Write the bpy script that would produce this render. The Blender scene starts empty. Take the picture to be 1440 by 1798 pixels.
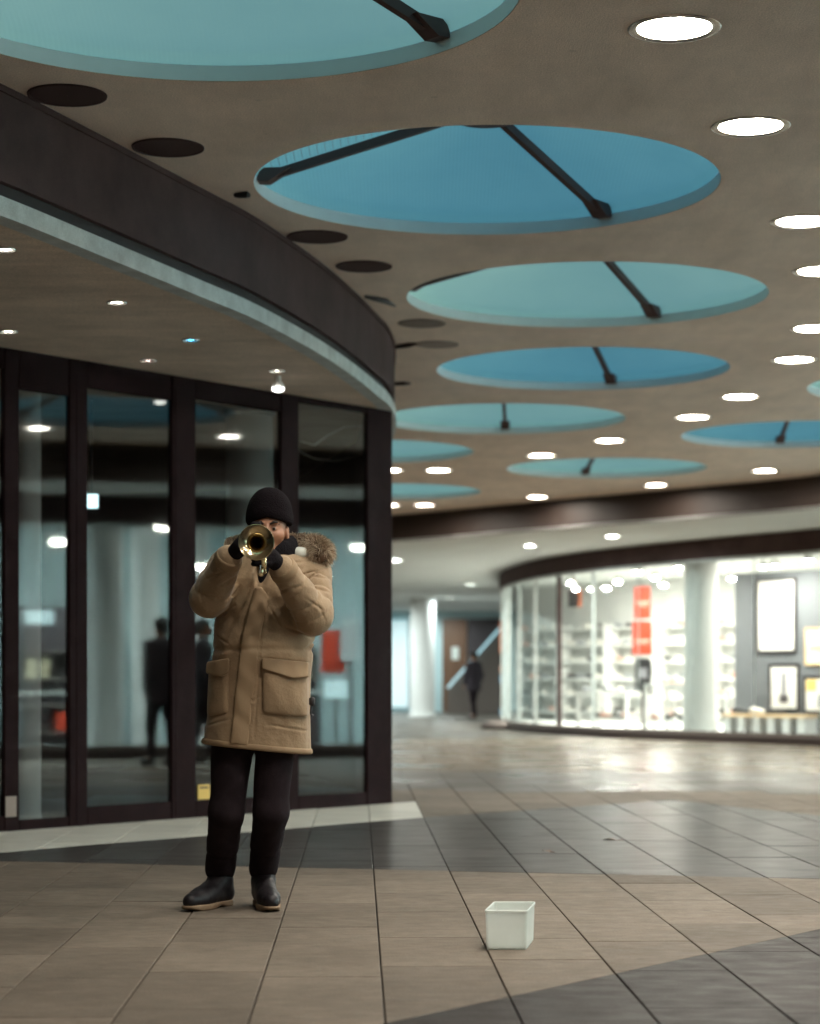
import bpy, bmesh, math, random
import numpy as np
from mathutils import Vector, Matrix, noise as mnoise
R = math.radians
random.seed(7); rng = np.random.default_rng(7)
scn = bpy.context.scene
C = scn.collection

# ------------------------------------------------------------------ camera
F, HZ, CX, HC = 3725.0, 1198.0, 720.0, 0.98      # focal length, horizon row, centre column (photo pixels), lens height
cam_d = bpy.data.cameras.new('camera'); cam = bpy.data.objects.new('camera', cam_d); C.objects.link(cam)
cam.location = (0, 0, HC); cam.rotation_euler = (R(90), 0, 0)
cam_d.sensor_fit = 'VERTICAL'; cam_d.sensor_height = 36; cam_d.sensor_width = 36
cam_d.lens = F / 1798 * 36; cam_d.shift_y = (HZ - 899) / 1798
cam_d.clip_start = 0.1; cam_d.clip_end = 2000
cam_d.dof.use_dof = True; cam_d.dof.focus_distance = 8.95; cam_d.dof.aperture_fstop = 2.3
scn.camera = cam
# ------------------------------------------------------------------ world: dusk sky, weak low sun
w = bpy.data.worlds.new('World'); scn.world = w; w.use_nodes = True
nt = w.node_tree; bgn = nt.nodes['Background']
sky = nt.nodes.new('ShaderNodeTexSky'); sky.sky_type = 'NISHITA'; sky.sun_disc = False
sky.sun_elevation = R(24); sky.sun_rotation = R(200); sky.altitude = 0
nt.links.new(sky.outputs[0], bgn.inputs[0]); bgn.inputs[1].default_value = 0.15
sd = bpy.data.lights.new('sun', 'SUN'); sd.energy = 0.1; sd.angle = R(0.5); sd.color = (1, .85, .7)
sun = bpy.data.objects.new('sun', sd); C.objects.link(sun); sun.rotation_euler = (R(66), 0, R(-20)); sun.location = (0, 0, 60)
# ------------------------------------------------------------------ exposure
vs = scn.view_settings; vs.view_transform = 'Standard'; vs.look = 'None'; vs.exposure = 0.88; vs.gamma = 1.0
scn.cycles.use_denoising = True
scn.cycles.max_bounces = 8; scn.cycles.transparent_max_bounces = 24; scn.cycles.diffuse_bounces = 4
scn.cycles.glossy_bounces = 4; scn.cycles.sample_clamp_indirect = 6.0
scn.cycles.caustics_reflective = False; scn.cycles.caustics_refractive = False
LAMP = 95.0         # radiance of the ceiling lamps
SHOP = 1350.0         # radiance of the shop lamps

# ------------------------------------------------------------------ pixels to places
def ground(px, py):
    d = F * HC / (py - HZ); return Vector(((px - CX) / F * d, d, 0))
def onz(px, py, z):
    d = F * (z - HC) / (HZ - py); return Vector(((px - CX) / F * d, d, z))
def atd(px, py, d):
    return Vector(((px - CX) / F * d, d, HC + (HZ - py) / F * d))

# ------------------------------------------------------------------ materials
M = {}
def mat(name, col, rough=.6, metal=0., spec=.5, bump=0., bscale=30., var=0., vscale=8., rvar=0., coat=0., obj_var=0.,
        sheen=0., stretch=(1, 1, 1), col2=None, coords='Object', stain=0., sscale=1.3, boards=0., speck=0., spscale=130.):
    m = bpy.data.materials.new(name); m.use_nodes = True; n = m.node_tree.nodes; l = m.node_tree.links
    p = n['Principled BSDF']
    p.inputs['Base Color'].default_value = (*col, 1); p.inputs['Roughness'].default_value = rough
    p.inputs['Metallic'].default_value = metal; p.inputs['Specular IOR Level'].default_value = spec
    p.inputs['Coat Weight'].default_value = coat
    if sheen: p.inputs['Sheen Weight'].default_value = sheen; p.inputs['Sheen Roughness'].default_value = .5
    if bump or var or rvar or stain or speck:
        tc = n.new('ShaderNodeTexCoord'); mp = n.new('ShaderNodeMapping'); mp.inputs['Scale'].default_value = stretch
        l.new(tc.outputs[coords], mp.inputs[0])
    last = None
    if var:
        t = n.new('ShaderNodeTexNoise'); t.inputs['Scale'].default_value = vscale; t.inputs['Detail'].default_value = 6; t.inputs['Roughness'].default_value = .65
        l.new(mp.outputs[0], t.inputs['Vector'])
        mx = n.new('ShaderNodeMix'); mx.data_type = 'RGBA'
        c2 = col2 or tuple(c * (1 - var) for c in col)
        mr = n.new('ShaderNodeMapRange'); mr.inputs[1].default_value = .3; mr.inputs[2].default_value = .7
        l.new(t.outputs['Fac'], mr.inputs[0]); l.new(mr.outputs[0], mx.inputs[0])
        mx.inputs[6].default_value = (*c2, 1); mx.inputs[7].default_value = (*[min(1, c * (1 + var * .5)) for c in col], 1)
        last = mx.outputs[2]
    if obj_var:
        oi = n.new('ShaderNodeObjectInfo'); mr = n.new('ShaderNodeMapRange')
        mr.inputs[3].default_value = 1 - obj_var; mr.inputs[4].default_value = 1 + obj_var
        l.new(oi.outputs['Random'], mr.inputs[0])
        mu = n.new('ShaderNodeMix'); mu.data_type = 'RGBA'; mu.blend_type = 'MULTIPLY'; mu.inputs[0].default_value = 1
        if last: l.new(last, mu.inputs[6])
        else: mu.inputs[6].default_value = (*col, 1)
        l.new(mr.outputs[0], mu.inputs[7]); last = mu.outputs[2]
    if stain:            # irregular dirt and worn patches
        t = n.new('ShaderNodeTexNoise'); t.inputs['Scale'].default_value = sscale; t.inputs['Detail'].default_value = 8; t.inputs['Roughness'].default_value = .7; l.new(tc.outputs['Object'], t.inputs['Vector'])
        mr = n.new('ShaderNodeMapRange'); mr.inputs[1].default_value = .36; mr.inputs[2].default_value = .62; mr.inputs[3].default_value = 1 - stain; mr.inputs[4].default_value = 1 + stain * .15; l.new(t.outputs['Fac'], mr.inputs[0])
        vo = n.new('ShaderNodeTexVoronoi'); vo.inputs['Scale'].default_value = 2.6; l.new(tc.outputs['Object'], vo.inputs['Vector'])
        sp = n.new('ShaderNodeMapRange'); sp.inputs[1].default_value = .035; sp.inputs[2].default_value = .06; sp.inputs[3].default_value = 1 - stain * 1.1; sp.inputs[4].default_value = 1; l.new(vo.outputs['Distance'], sp.inputs[0])
        mm_ = n.new('ShaderNodeMath'); mm_.operation = 'MULTIPLY'; l.new(mr.outputs[0], mm_.inputs[0]); l.new(sp.outputs[0], mm_.inputs[1])
        mu = n.new('ShaderNodeMix'); mu.data_type = 'RGBA'; mu.blend_type = 'MULTIPLY'; mu.inputs[0].default_value = 1
        if last: l.new(last, mu.inputs[6])
        else: mu.inputs[6].default_value = (*col, 1)
        l.new(mm_.outputs[0], mu.inputs[7]); last = mu.outputs[2]
    if speck:            # mineral grain
        t = n.new('ShaderNodeTexNoise'); t.inputs['Scale'].default_value = spscale; t.inputs['Detail'].default_value = 2; t.inputs['Roughness'].default_value = .8; l.new(tc.outputs['Object'], t.inputs['Vector'])
        mr = n.new('ShaderNodeMapRange'); mr.inputs[1].default_value = .3; mr.inputs[2].default_value = .7; mr.inputs[3].default_value = 1 - speck; mr.inputs[4].default_value = 1 + speck; l.new(t.outputs['Fac'], mr.inputs[0])
        mu = n.new('ShaderNodeMix'); mu.data_type = 'RGBA'; mu.blend_type = 'MULTIPLY'; mu.inputs[0].default_value = 1
        if last: l.new(last, mu.inputs[6])
        else: mu.inputs[6].default_value = (*col, 1)
        l.new(mr.outputs[0], mu.inputs[7]); last = mu.outputs[2]
    if last: l.new(last, p.inputs['Base Color'])
    if rvar:
        t = n.new('ShaderNodeTexNoise'); t.inputs['Scale'].default_value = vscale * .6; t.inputs['Detail'].default_value = 5
        l.new(mp.outputs[0], t.inputs['Vector']); mr = n.new('ShaderNodeMapRange'); mr.inputs[1].default_value = .3; mr.inputs[2].default_value = .7
        mr.inputs[3].default_value = max(.02, rough - rvar); mr.inputs[4].default_value = rough + rvar
        l.new(t.outputs['Fac'], mr.inputs[0]); l.new(mr.outputs[0], p.inputs['Roughness'])
    if bump:
        t = n.new('ShaderNodeTexNoise'); t.inputs['Scale'].default_value = bscale; t.inputs['Detail'].default_value = 5
        l.new(mp.outputs[0], t.inputs['Vector']); b = n.new('ShaderNodeBump'); b.inputs['Strength'].default_value = bump; b.inputs['Distance'].default_value = .02
        l.new(b.outputs[0], p.inputs['Normal'])
        if boards:       # shuttering board lines
            wv = n.new('ShaderNodeTexWave'); wv.inputs['Scale'].default_value = 3.2; wv.inputs['Distortion'].default_value = .6; wv.wave_profile = 'SAW'; mp2 = n.new('ShaderNodeMapping'); mp2.inputs['Rotation'].default_value = (0, 0, R(24))
            l.new(tc.outputs['Object'], mp2.inputs[0]); l.new(mp2.outputs[0], wv.inputs['Vector'])
            ad = n.new('ShaderNodeMath'); ad.operation = 'MULTIPLY_ADD'; ad.inputs[1].default_value = boards; l.new(wv.outputs['Fac'], ad.inputs[0]); l.new(t.outputs['Fac'], ad.inputs[2]); l.new(ad.outputs[0], b.inputs['Height'])
        else: l.new(t.outputs['Fac'], b.inputs['Height'])
    M[name] = m; return m
def emit(name, col, s):
    m = bpy.data.materials.new(name); m.use_nodes = True; p = m.node_tree.nodes['Principled BSDF']
    p.inputs['Base Color'].default_value = (.8, .8, .8, 1); p.inputs['Emission Color'].default_value = (*col, 1); p.inputs['Emission Strength'].default_value = s
    M[name] = m; return m
def glass(name, tint=(1, 1, 1), ior=1.7, rough=0.0, bump=0.0):
    m = bpy.data.materials.new(name); m.use_nodes = True; n = m.node_tree.nodes; l = m.node_tree.links
    n.remove(n['Principled BSDF']); out = n['Material Output']
    tr = n.new('ShaderNodeBsdfTransparent'); tr.inputs[0].default_value = (*tint, 1)
    gl = n.new('ShaderNodeBsdfGlossy'); gl.inputs['Roughness'].default_value = rough; gl.inputs[0].default_value = (.95, 1, 1, 1)
    fr = n.new('ShaderNodeFresnel'); ge = n.new('ShaderNodeNewGeometry'); mi = n.new('ShaderNodeMapRange')   # both faces of the sheet reflect alike
    mi.inputs[3].default_value = ior; mi.inputs[4].default_value = 1 / ior; l.new(ge.outputs['Backfacing'], mi.inputs[0]); l.new(mi.outputs[0], fr.inputs[0])
    if bump:
        t = n.new('ShaderNodeTexNoise'); t.inputs['Scale'].default_value = 1.3; tc = n.new('ShaderNodeTexCoord'); l.new(tc.outputs['Object'], t.inputs[0])
        b = n.new('ShaderNodeBump'); b.inputs['Strength'].default_value = bump; b.inputs['Distance'].default_value = .01
        l.new(t.outputs[0], b.inputs['Height']); l.new(b.outputs[0], gl.inputs['Normal'])
    mx = n.new('ShaderNodeMixShader'); l.new(fr.outputs[0], mx.inputs[0]); l.new(tr.outputs[0], mx.inputs[1]); l.new(gl.outputs[0], mx.inputs[2])
    l.new(mx.outputs[0], out.inputs[0]); M[name] = m; return m
def panel_mat(name, col, col2):
    """ribbed translucent roof sheet: daylight from the sky above comes through it"""
    m = bpy.data.materials.new(name); m.use_nodes = True; n = m.node_tree.nodes; l = m.node_tree.links
    n.remove(n['Principled BSDF']); out = n['Material Output']
    tl = n.new('ShaderNodeBsdfTranslucent'); df = n.new('ShaderNodeBsdfDiffuse'); gl = n.new('ShaderNodeBsdfGlossy'); gl.inputs['Roughness'].default_value = .35
    tc = n.new('ShaderNodeTexCoord'); t = n.new('ShaderNodeTexNoise'); t.inputs['Scale'].default_value = 1.6; t.inputs['Detail'].default_value = 7
    l.new(tc.outputs['Object'], t.inputs['Vector'])
    mx = n.new('ShaderNodeMix'); mx.data_type = 'RGBA'; mx.inputs[6].default_value = (*col, 1); mx.inputs[7].default_value = (*col2, 1)
    l.new(t.outputs[0], mx.inputs[0]); l.new(mx.outputs[2], tl.inputs[0]); l.new(mx.outputs[2], df.inputs[0])
    wv = n.new('ShaderNodeTexWave'); wv.inputs['Scale'].default_value = 14; l.new(tc.outputs['Object'], wv.inputs['Vector'])
    b = n.new('ShaderNodeBump'); b.inputs['Strength'].default_value = .25; b.inputs['Distance'].default_value = .01; l.new(wv.outputs[1], b.inputs['Height'])
    l.new(b.outputs[0], df.inputs['Normal']); l.new(b.outputs[0], gl.inputs['Normal'])
    m1 = n.new('ShaderNodeMixShader'); m1.inputs[0].default_value = .82; l.new(df.outputs[0], m1.inputs[1]); l.new(tl.outputs[0], m1.inputs[2])
    m2 = n.new('ShaderNodeMixShader'); m2.inputs[0].default_value = .04; l.new(m1.outputs[0], m2.inputs[1]); l.new(gl.outputs[0], m2.inputs[2])
    l.new(m2.outputs[0], out.inputs[0]); M[name] = m; return m

mat('ceiling', (.84, .705, .605), .85, bump=.13, bscale=150, var=.12, vscale=5, stretch=(1, .25, 1), stain=.14, sscale=.9, boards=.5, speck=.22, spscale=110)
mat('soffit', (.78, .64, .53), .85, bump=.15, bscale=40, var=.2, vscale=2.5, stretch=(.35, 1.6, 1), stain=.2, boards=.5, speck=.22, spscale=90)
mat('white_soffit', (.74, .76, .74), .8, var=.05, vscale=1)
mat('fascia', (.092, .060, .058), .7, spec=.06, bump=.06, bscale=8, var=.25, vscale=3, speck=.14, spscale=180)
mat('fascia_far', (.034, .021, .016), .6, var=.2, vscale=2)
mat('reveal', (.018, .013, .014), .7)
mat('trim', (.58, .63, .62), .55, var=.3, vscale=6, bump=.05, speck=.2, spscale=180)
mat('frame', (.019, .0095, .0105), .65, spec=.06, var=.3, vscale=6)
mat('drum', (.82, .86, .86), .8, var=.06, vscale=3)
mat('steel_dark', (.085, .045, .042), .6)
mat('chrome', (.6, .58, .54), .25, metal=1)
mat('speaker', (.062, .038, .037), .85, spec=.2)
mat('hatch', (.2, .165, .145), .7)
mat('mortar', (.045, .036, .030), .9, bump=.3)
mat('tile_beige', (.212, .174, .138), .6, stain=.22, spec=.1, bump=.2, bscale=110, var=.2, vscale=16, rvar=.08, obj_var=.17, stretch=(.8, 1.15, 1), coords='Generated' if False else 'Object', speck=.2, spscale=150)
mat('tile_pale', (.66, .65, .58), .45, spec=.15, bump=.12, bscale=45, var=.2, vscale=6, rvar=.12, obj_var=.08, stretch=(.5, 1.6, 1), speck=.2, spscale=150)
mat('tile_dark', (.066, .062, .059), .31, spec=.008, stain=.2, bump=.012, bscale=90, var=.25, vscale=9, rvar=.03, obj_var=.16, stretch=(.7, 1.2, 1), speck=.2, spscale=150)
mat('tile_wedge', (.044, .037, .034), .5, stain=.22, spec=.08, bump=.2, bscale=110, var=.25, vscale=14, rvar=.08, obj_var=.18, stretch=(.8, 1.2, 1), speck=.2, spscale=150)
mat('tile_far', (.225, .185, .14), .26, spec=.012, stain=.25, bump=.02, bscale=20, var=.4, vscale=1.1, rvar=.12)
mat('tile_far_dark', (.14, .125, .108), .33, spec=.02, stain=.25, bump=.02, bscale=20, var=.4, vscale=1.3, rvar=.1)
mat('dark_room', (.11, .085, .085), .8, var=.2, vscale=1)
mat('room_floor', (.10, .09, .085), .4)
mat('white_paint', (.78, .79, .77), .6, var=.05, vscale=2)
mat('plaster_dim', (.5, .52, .52), .7, var=.08, vscale=2)
mat('cool_wall', (.55, .72, .75), .5, var=.1, vscale=.7)
mat('grey_wall', (.12, .13, .14), .7, var=.1, vscale=1)
mat('door_wood', (.16, .085, .05), .5, var=.3, vscale=2, stretch=(4, 4, .5))
mat('dark_panel', (.06, .05, .055), .5)
mat('red', (.62, .05, .015), .55)
mat('orange', (.7, .16, .04), .5)
mat('blue', (.08, .35, .6), .4)
mat('black', (.012, .011, .013), .5)
mat('paper', (.72, .72, .68), .7)
mat('yellow_paper', (.72, .5, .14), .7)
mat('cream_paper', (.75, .66, .45), .7)
mat('tub', (.74, .80, .75), .42, spec=.4, var=.05, vscale=9)
M['tub'].node_tree.nodes['Principled BSDF'].inputs['Subsurface Weight'].default_value = .5; M['tub'].node_tree.nodes['Principled BSDF'].inputs['Subsurface Radius'].default_value = (.05, .05, .05); M['tub'].node_tree.nodes['Principled BSDF'].inputs['Subsurface Scale'].default_value = .6
mat('wood_pale', (.5, .36, .2), .5)
mat('stone', (.16, .13, .12), .8, bump=.3)
mat('plinth', (.05, .033, .03), .5)
# people
mat('skin', (.36, .17, .095), .5, var=.12, vscale=25, bump=.05, bscale=120)
mat('parka', (.335, .226, .130), .78, sheen=.2, bump=.16, bscale=55, var=.14, vscale=5, speck=.09, spscale=180)
mat('parka_trim', (.322, .215, .122), .75, bump=.1, bscale=260, var=.12, vscale=6)
mat('wool_black', (.007, .0045, .006), .95, spec=.1, bump=.5, bscale=160)
mat('scarf', (.008, .007, .009), .9, spec=.1, bump=.4, bscale=120)
mat('denim', (.022, .015, .018), .9, spec=.12, bump=.15, bscale=200, var=.4, vscale=12)
mat('leather', (.012, .009, .011), .5, spec=.35, bump=.1, bscale=60)
mat('sole', (.26, .175, .105), .7, var=.2, vscale=30)
mat('glove', (.009, .007, .009), .9, spec=.15, bump=.4, bscale=180)
mat('lining', (.62, .64, .58), .8)
mat('eye_white', (.28, .23, .2), .25); mat('iris', (.03, .018, .01), .2)
mat('brow', (.02, .013, .01), .9)
mat('brass', (.84, .69, .42), .17, metal=1, var=.12, vscale=14)
mat('silver', (.75, .74, .70), .15, metal=1)
mat('coat_dark', (.05, .042, .05), .9, spec=.15)
fur = mat('fur', (.3, .2, .12), .8)
_n = fur.node_tree.nodes; _a = _n.new('ShaderNodeVertexColor'); _a.layer_name = 'Col'
fur.node_tree.links.new(_a.outputs[0], _n['Principled BSDF'].inputs['Base Color'])
emit('lamp', (1, .93, .82), LAMP)
emit('lamp_cool', (.88, 1, .98), LAMP * 4.0)
emit('lamp_right', (.86, 1, 1), 1650.)
emit('lamp_shop', (1, .96, .86), SHOP)
emit('lamp_spot', (1, .95, .86), 45.)
emit('lamp_dim', (1, .97, .9), 4.)
emit('lamp_blue', (.08, .55, .95), 14.)
emit('lamp_pink', (1, .72, .66), 16.)
emit('sign_lit', (.62, .95, 1), 2.2)
emit('strip_lit', (.45, .88, 1), .42)
emit('window_lit', (.50, .80, .86), .34)
glass('glass_dark', (.78, .8, .8), 1.62, rough=.03, bump=.03)
glass('glass_clear', (.96, .98, .97), 1.5)
panel_mat('panel_blue', (.23, .52, .47), (.15, .39, .38))
panel_mat('panel_teal', (.47, .70, .50), (.34, .57, .43))

# ------------------------------------------------------------------ mesh helpers
class MB:
    def __init__(s): s.v = []; s.f = []; s.mi = []; s.cur = 0
    def add(s, vs, fs):
        o = len(s.v); s.v += [tuple(p) for p in vs]; s.f += [[i + o for i in f] for f in fs]; s.mi += [s.cur] * len(fs); return s
    def box(s, c, d, rz=0., bevel=0.):
        x, y, z = d[0] / 2, d[1] / 2, d[2] / 2; ca, sa = math.cos(rz), math.sin(rz)
        if bevel:
            b = min(bevel, x * .9, y * .9, z * .9); vs = []; fs = []
            for sx in (-1, 1):
                for sy in (-1, 1):
                    for sz in (-1, 1):
                        vs += [(sx * x, sy * (y - b), sz * (z - b)), (sx * (x - b), sy * y, sz * (z - b)), (sx * (x - b), sy * (y - b), sz * z)]
            idx = {}
            k = 0
            for sx in (-1, 1):
                for sy in (-1, 1):
                    for sz in (-1, 1):
                        for ax in range(3): idx[(sx, sy, sz, ax)] = k; k += 1
            for ax in range(3):
                for sg in (-1, 1):
                    q = []
                    for u, v in ((-1, -1), (1, -1), (1, 1), (-1, 1)):
                        t = [0, 0, 0]; t[ax] = sg; t[(ax + 1) % 3] = u; t[(ax + 2) % 3] = v
                        q.append(idx[(*t, ax)])
                    fs.append(q if sg > 0 else q[::-1])
            for ax in range(3):                      # edge chamfers
                a, b2 = (ax + 1) % 3, (ax + 2) % 3
                for u in (-1, 1):
                    for v in (-1, 1):
                        t0 = [0, 0, 0]; t1 = [0, 0, 0]; t0[ax] = -1; t1[ax] = 1; t0[a] = t1[a] = u; t0[b2] = t1[b2] = v
                        q = [idx[(*t0, a)], idx[(*t1, a)], idx[(*t1, b2)], idx[(*t0, b2)]]
                        fs.append(q if u * v < 0 else q[::-1])
            for sx in (-1, 1):
                for sy in (-1, 1):
                    for sz in (-1, 1):
                        q = [idx[(sx, sy, sz, i)] for i in range(3)]; fs.append(q if sx * sy * sz > 0 else q[::-1])
        else:
            vs = [(i * x, j * y, k * z) for i in (-1, 1) for j in (-1, 1) for k in (-1, 1)]
            fs = [(0, 1, 3, 2), (4, 6, 7, 5), (0, 4, 5, 1), (2, 3, 7, 6), (0, 2, 6, 4), (1, 5, 7, 3)]
        return s.add([(c[0] + p[0] * ca - p[1] * sa, c[1] + p[0] * sa + p[1] * ca, c[2] + p[2]) for p in vs], fs)
    def beam(s, a, b, wd, ht, up=Vector((0, 0, 1))):
        a, b = Vector(a), Vector(b); t = (b - a).normalized(); sd = t.cross(up).normalized(); u = sd.cross(t)
        vs = [p + sd * (i * wd / 2) + u * (j * ht / 2) for p in (a, b) for i, j in ((-1, -1), (1, -1), (1, 1), (-1, 1))]
        return s.add(vs, [(0, 1, 5, 4), (1, 2, 6, 5), (2, 3, 7, 6), (3, 0, 4, 7), (3, 2, 1, 0), (4, 5, 6, 7)])
    def tube(s, pts, r, n=10, cap=True):
        pts = [Vector(p) for p in pts]; rs = r if isinstance(r, (list, tuple)) else [r] * len(pts)
        ref = None; vs = []; fs = []
        for i, p in enumerate(pts):
            t = ((pts[min(i + 1, len(pts) - 1)] - pts[max(i - 1, 0)])).normalized()
            if ref is None: ref = t.orthogonal().normalized()
            ref = (ref - t * ref.dot(t)).normalized(); b = t.cross(ref)
            vs += [p + (ref * math.cos(2 * math.pi * k / n) + b * math.sin(2 * math.pi * k / n)) * rs[i] for k in range(n)]
        for i in range(len(pts) - 1):
            fs += [(i * n + k, i * n + (k + 1) % n, (i + 1) * n + (k + 1) % n, (i + 1) * n + k) for k in range(n)]
        if cap: fs += [tuple(range(n))[::-1], tuple(range((len(pts) - 1) * n, len(pts) * n))]
        return s.add(vs, fs)
    def lathe(s, prof, c, axis='z', n=32, cap=(True, True)):
        vs = []; fs = []
        for r, h in prof:
            for k in range(n):
                a = 2 * math.pi * k / n; x, y = r * math.cos(a), r * math.sin(a)
                vs.append((c[0] + x, c[1] + y, c[2] + h) if axis == 'z' else (c[0] + x, c[1] + h, c[2] + y))
        for i in range(len(prof) - 1):
            fs += [(i * n + k, i * n + (k + 1) % n, (i + 1) * n + (k + 1) % n, (i + 1) * n + k) for k in range(n)]
        if cap[0]: fs.append(tuple(range(n))[::-1])
        if cap[1]: fs.append(tuple(range((len(prof) - 1) * n, len(prof) * n)))
        return s.add(vs, fs)
    def ribbon(s, curve, z0, z1, off0, off1):
        """solid band following a plan curve, from offset off0 to off1 to its right side"""
        n = len(curve); nr = normals2(curve); vs = []
        for (x, y), (nx, ny) in zip(curve, nr):
            vs += [(x + nx * off0, y + ny * off0, z0), (x + nx * off1, y + ny * off1, z0), (x + nx * off1, y + ny * off1, z1), (x + nx * off0, y + ny * off0, z1)]
        fs = [(i * 4 + k, i * 4 + (k + 1) % 4, (i + 1) * 4 + (k + 1) % 4, (i + 1) * 4 + k) for i in range(n - 1) for k in range(4)]
        fs += [(3, 2, 1, 0), tuple((n - 1) * 4 + k for k in range(4))]
        return s.add(vs, fs)
    def prism(s, poly, z0, z1):
        n = len(poly); vs = [(*p[:2], z0) for p in poly] + [(*p[:2], z1) for p in poly]
        return s.add(vs, [tuple(range(n))[::-1], tuple(range(n, 2 * n))] + [(k, (k + 1) % n, n + (k + 1) % n, n + k) for k in range(n)])
    def mesh(s, name, smooth=False):
        me = bpy.data.meshes.new(name); me.from_pydata(s.v, [], s.f); me.validate()
        bm = bmesh.new(); bm.from_mesh(me); bmesh.ops.recalc_face_normals(bm, faces=bm.faces[:]); bm.to_mesh(me); bm.free()
        if smooth:
            me.polygons.foreach_set('use_smooth', [True] * len(me.polygons)); me.set_sharp_from_angle(angle=R(smooth if smooth is not True else 40))
        return me
    def build(s, name, m, parent=None, smooth=False):
        me = s.mesh(name, smooth); me.materials.append(M[m] if isinstance(m, str) else m)
        return link(name, me, parent)
def link(name, me, parent=None):
    o = bpy.data.objects.new(name, me); C.objects.link(o)
    if parent is not None:
        o.parent = parent; o.matrix_parent_inverse = parent.matrix_basis.inverted()
    return o
def normals2(c):
    out = []
    for i in range(len(c)):
        a, b = c[max(i - 1, 0)], c[min(i + 1, len(c) - 1)]; dx, dy = b[0] - a[0], b[1] - a[1]; L = math.hypot(dx, dy); out.append((dy / L, -dx / L))
    return out
def smooth_curve(pts, step=.25):
    P = [Vector((*p[:2], 0)) for p in pts]; P = [2 * P[0] - P[1]] + P + [2 * P[-1] - P[-2]]; out = []
    for i in range(1, len(P) - 2):
        n = max(2, int((P[i + 1] - P[i]).length / step))
        for k in range(n):
            t = k / n
            q = .5 * ((2 * P[i]) + (-P[i - 1] + P[i + 1]) * t + (2 * P[i - 1] - 5 * P[i] + 4 * P[i + 1] - P[i + 2]) * t * t + (-P[i - 1] + 3 * P[i] - 3 * P[i + 1] + P[i + 2]) * t ** 3)
            out.append((q.x, q.y))
    out.append((P[-2].x, P[-2].y)); return out
def tag(o, label=None, cat=None, group=None, kind=None):
    if label: o['label'] = label
    if cat: o['category'] = cat
    if group: o['group'] = group
    if kind: o['kind'] = kind
    return o
def empty(name, loc, rz=0., label=None, cat=None, group=None):
    o = bpy.data.objects.new(name, None); C.objects.link(o); o.location = loc; o.rotation_euler = (0, 0, rz); o.empty_display_size = .2
    return tag(o, label, cat, group)
def lpart(name, me, parent):           # a child whose mesh is in the parent's own coordinates
    o = bpy.data.objects.new(name, me); C.objects.link(o); o.parent = parent; return o
def setm(me, m): me.materials.append(M[m]); return me

# ------------------------------------------------------------------ implicit surfaces (bodies, clothes)
def nets(fn, lo, hi, h):
    lo = np.array(lo, float); n = np.ceil((np.array(hi) - lo) / h).astype(int) + 1
    ax = [lo[i] + h * np.arange(n[i]) for i in range(3)]
    X, Y, Z = np.meshgrid(*ax, indexing='ij'); V = fn(X, Y, Z).astype(np.float32)
    S = V < 0
    c = [S[i:n[0] - 1 + i, j:n[1] - 1 + j, k:n[2] - 1 + k] for i in (0, 1) for j in (0, 1) for k in (0, 1)]
    cnt = sum(a.astype(np.int8) for a in c); act = (cnt > 0) & (cnt < 8)
    ids = -np.ones(act.shape, int); idx = np.argwhere(act); ids[act] = np.arange(len(idx))
    acc = np.zeros((len(idx), 3)); num = np.zeros(len(idx))
    offs = [(i, j, k) for i in (0, 1) for j in (0, 1) for k in (0, 1)]
    for a in range(8):
        for b in range(a + 1, 8):
            d = np.array(offs[b]) - np.array(offs[a])
            if abs(d).sum() != 1 or d.min() < 0: continue
            ia = idx + offs[a]; ib = idx + offs[b]
            va = V[ia[:, 0], ia[:, 1], ia[:, 2]]; vb = V[ib[:, 0], ib[:, 1], ib[:, 2]]
            cr = (va < 0) != (vb < 0); den = np.where(cr, va - vb, 1); t = np.where(cr, va / den, 0)
            acc += np.where(cr[:, None], np.array(offs[a]) + t[:, None] * d, 0); num += cr
    verts = lo + h * (idx + acc / num[:, None])
    faces = []
    for a in range(3):
        e = [0, 0, 0]; e[a] = 1; u, v = (a + 1) % 3, (a + 2) % 3
        sl0 = [slice(0, n[i] - (1 if i == a else 0)) for i in range(3)]
        sl1 = [slice(1, n[i]) if i == a else slice(0, n[i]) for i in range(3)]
        s0, s1 = S[tuple(sl0)], S[tuple(sl1)]
        cr = np.argwhere(s0 != s1); fl = s0[tuple(cr.T)]
        ok = (cr[:, u] > 0) & (cr[:, v] > 0) & (cr[:, u] < n[u] - 1) & (cr[:, v] < n[v] - 1); cr, fl = cr[ok], fl[ok]
        du = np.zeros(3, int); du[u] = 1; dv = np.zeros(3, int); dv[v] = 1
        q = np.stack([ids[tuple((cr - x).T)] for x in (du + dv, dv, 0 * du, du)], 1)
        q[~fl] = q[~fl][:, ::-1]; faces.append(q)
    return verts, np.concatenate(faces)
def sdf_mesh(name, fn, lo, hi, h, m):
    v, f = nets(fn, lo, hi, h); me = bpy.data.meshes.new(name); me.from_pydata(v.tolist(), [], f.tolist())
    me.polygons.foreach_set('use_smooth', [True] * len(me.polygons)); me.materials.append(M[m]); me.update(); return me
def smin(a, b, k):
    hh = np.clip(.5 + .5 * (b - a) / k, 0, 1); return b * (1 - hh) + a * hh - k * hh * (1 - hh)
def smax(a, b, k): return -smin(-a, -b, k)
def cap(X, Y, Z, a, b, ra, rb=None, par=False):
    rb = ra if rb is None else rb; a = np.array(a, float); b = np.array(b, float); d = b - a
    t = np.clip(((X - a[0]) * d[0] + (Y - a[1]) * d[1] + (Z - a[2]) * d[2]) / (d @ d), 0, 1)
    q = np.sqrt((X - a[0] - t * d[0]) ** 2 + (Y - a[1] - t * d[1]) ** 2 + (Z - a[2] - t * d[2]) ** 2) - (ra + (rb - ra) * t)
    return (q, t) if par else q
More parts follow.
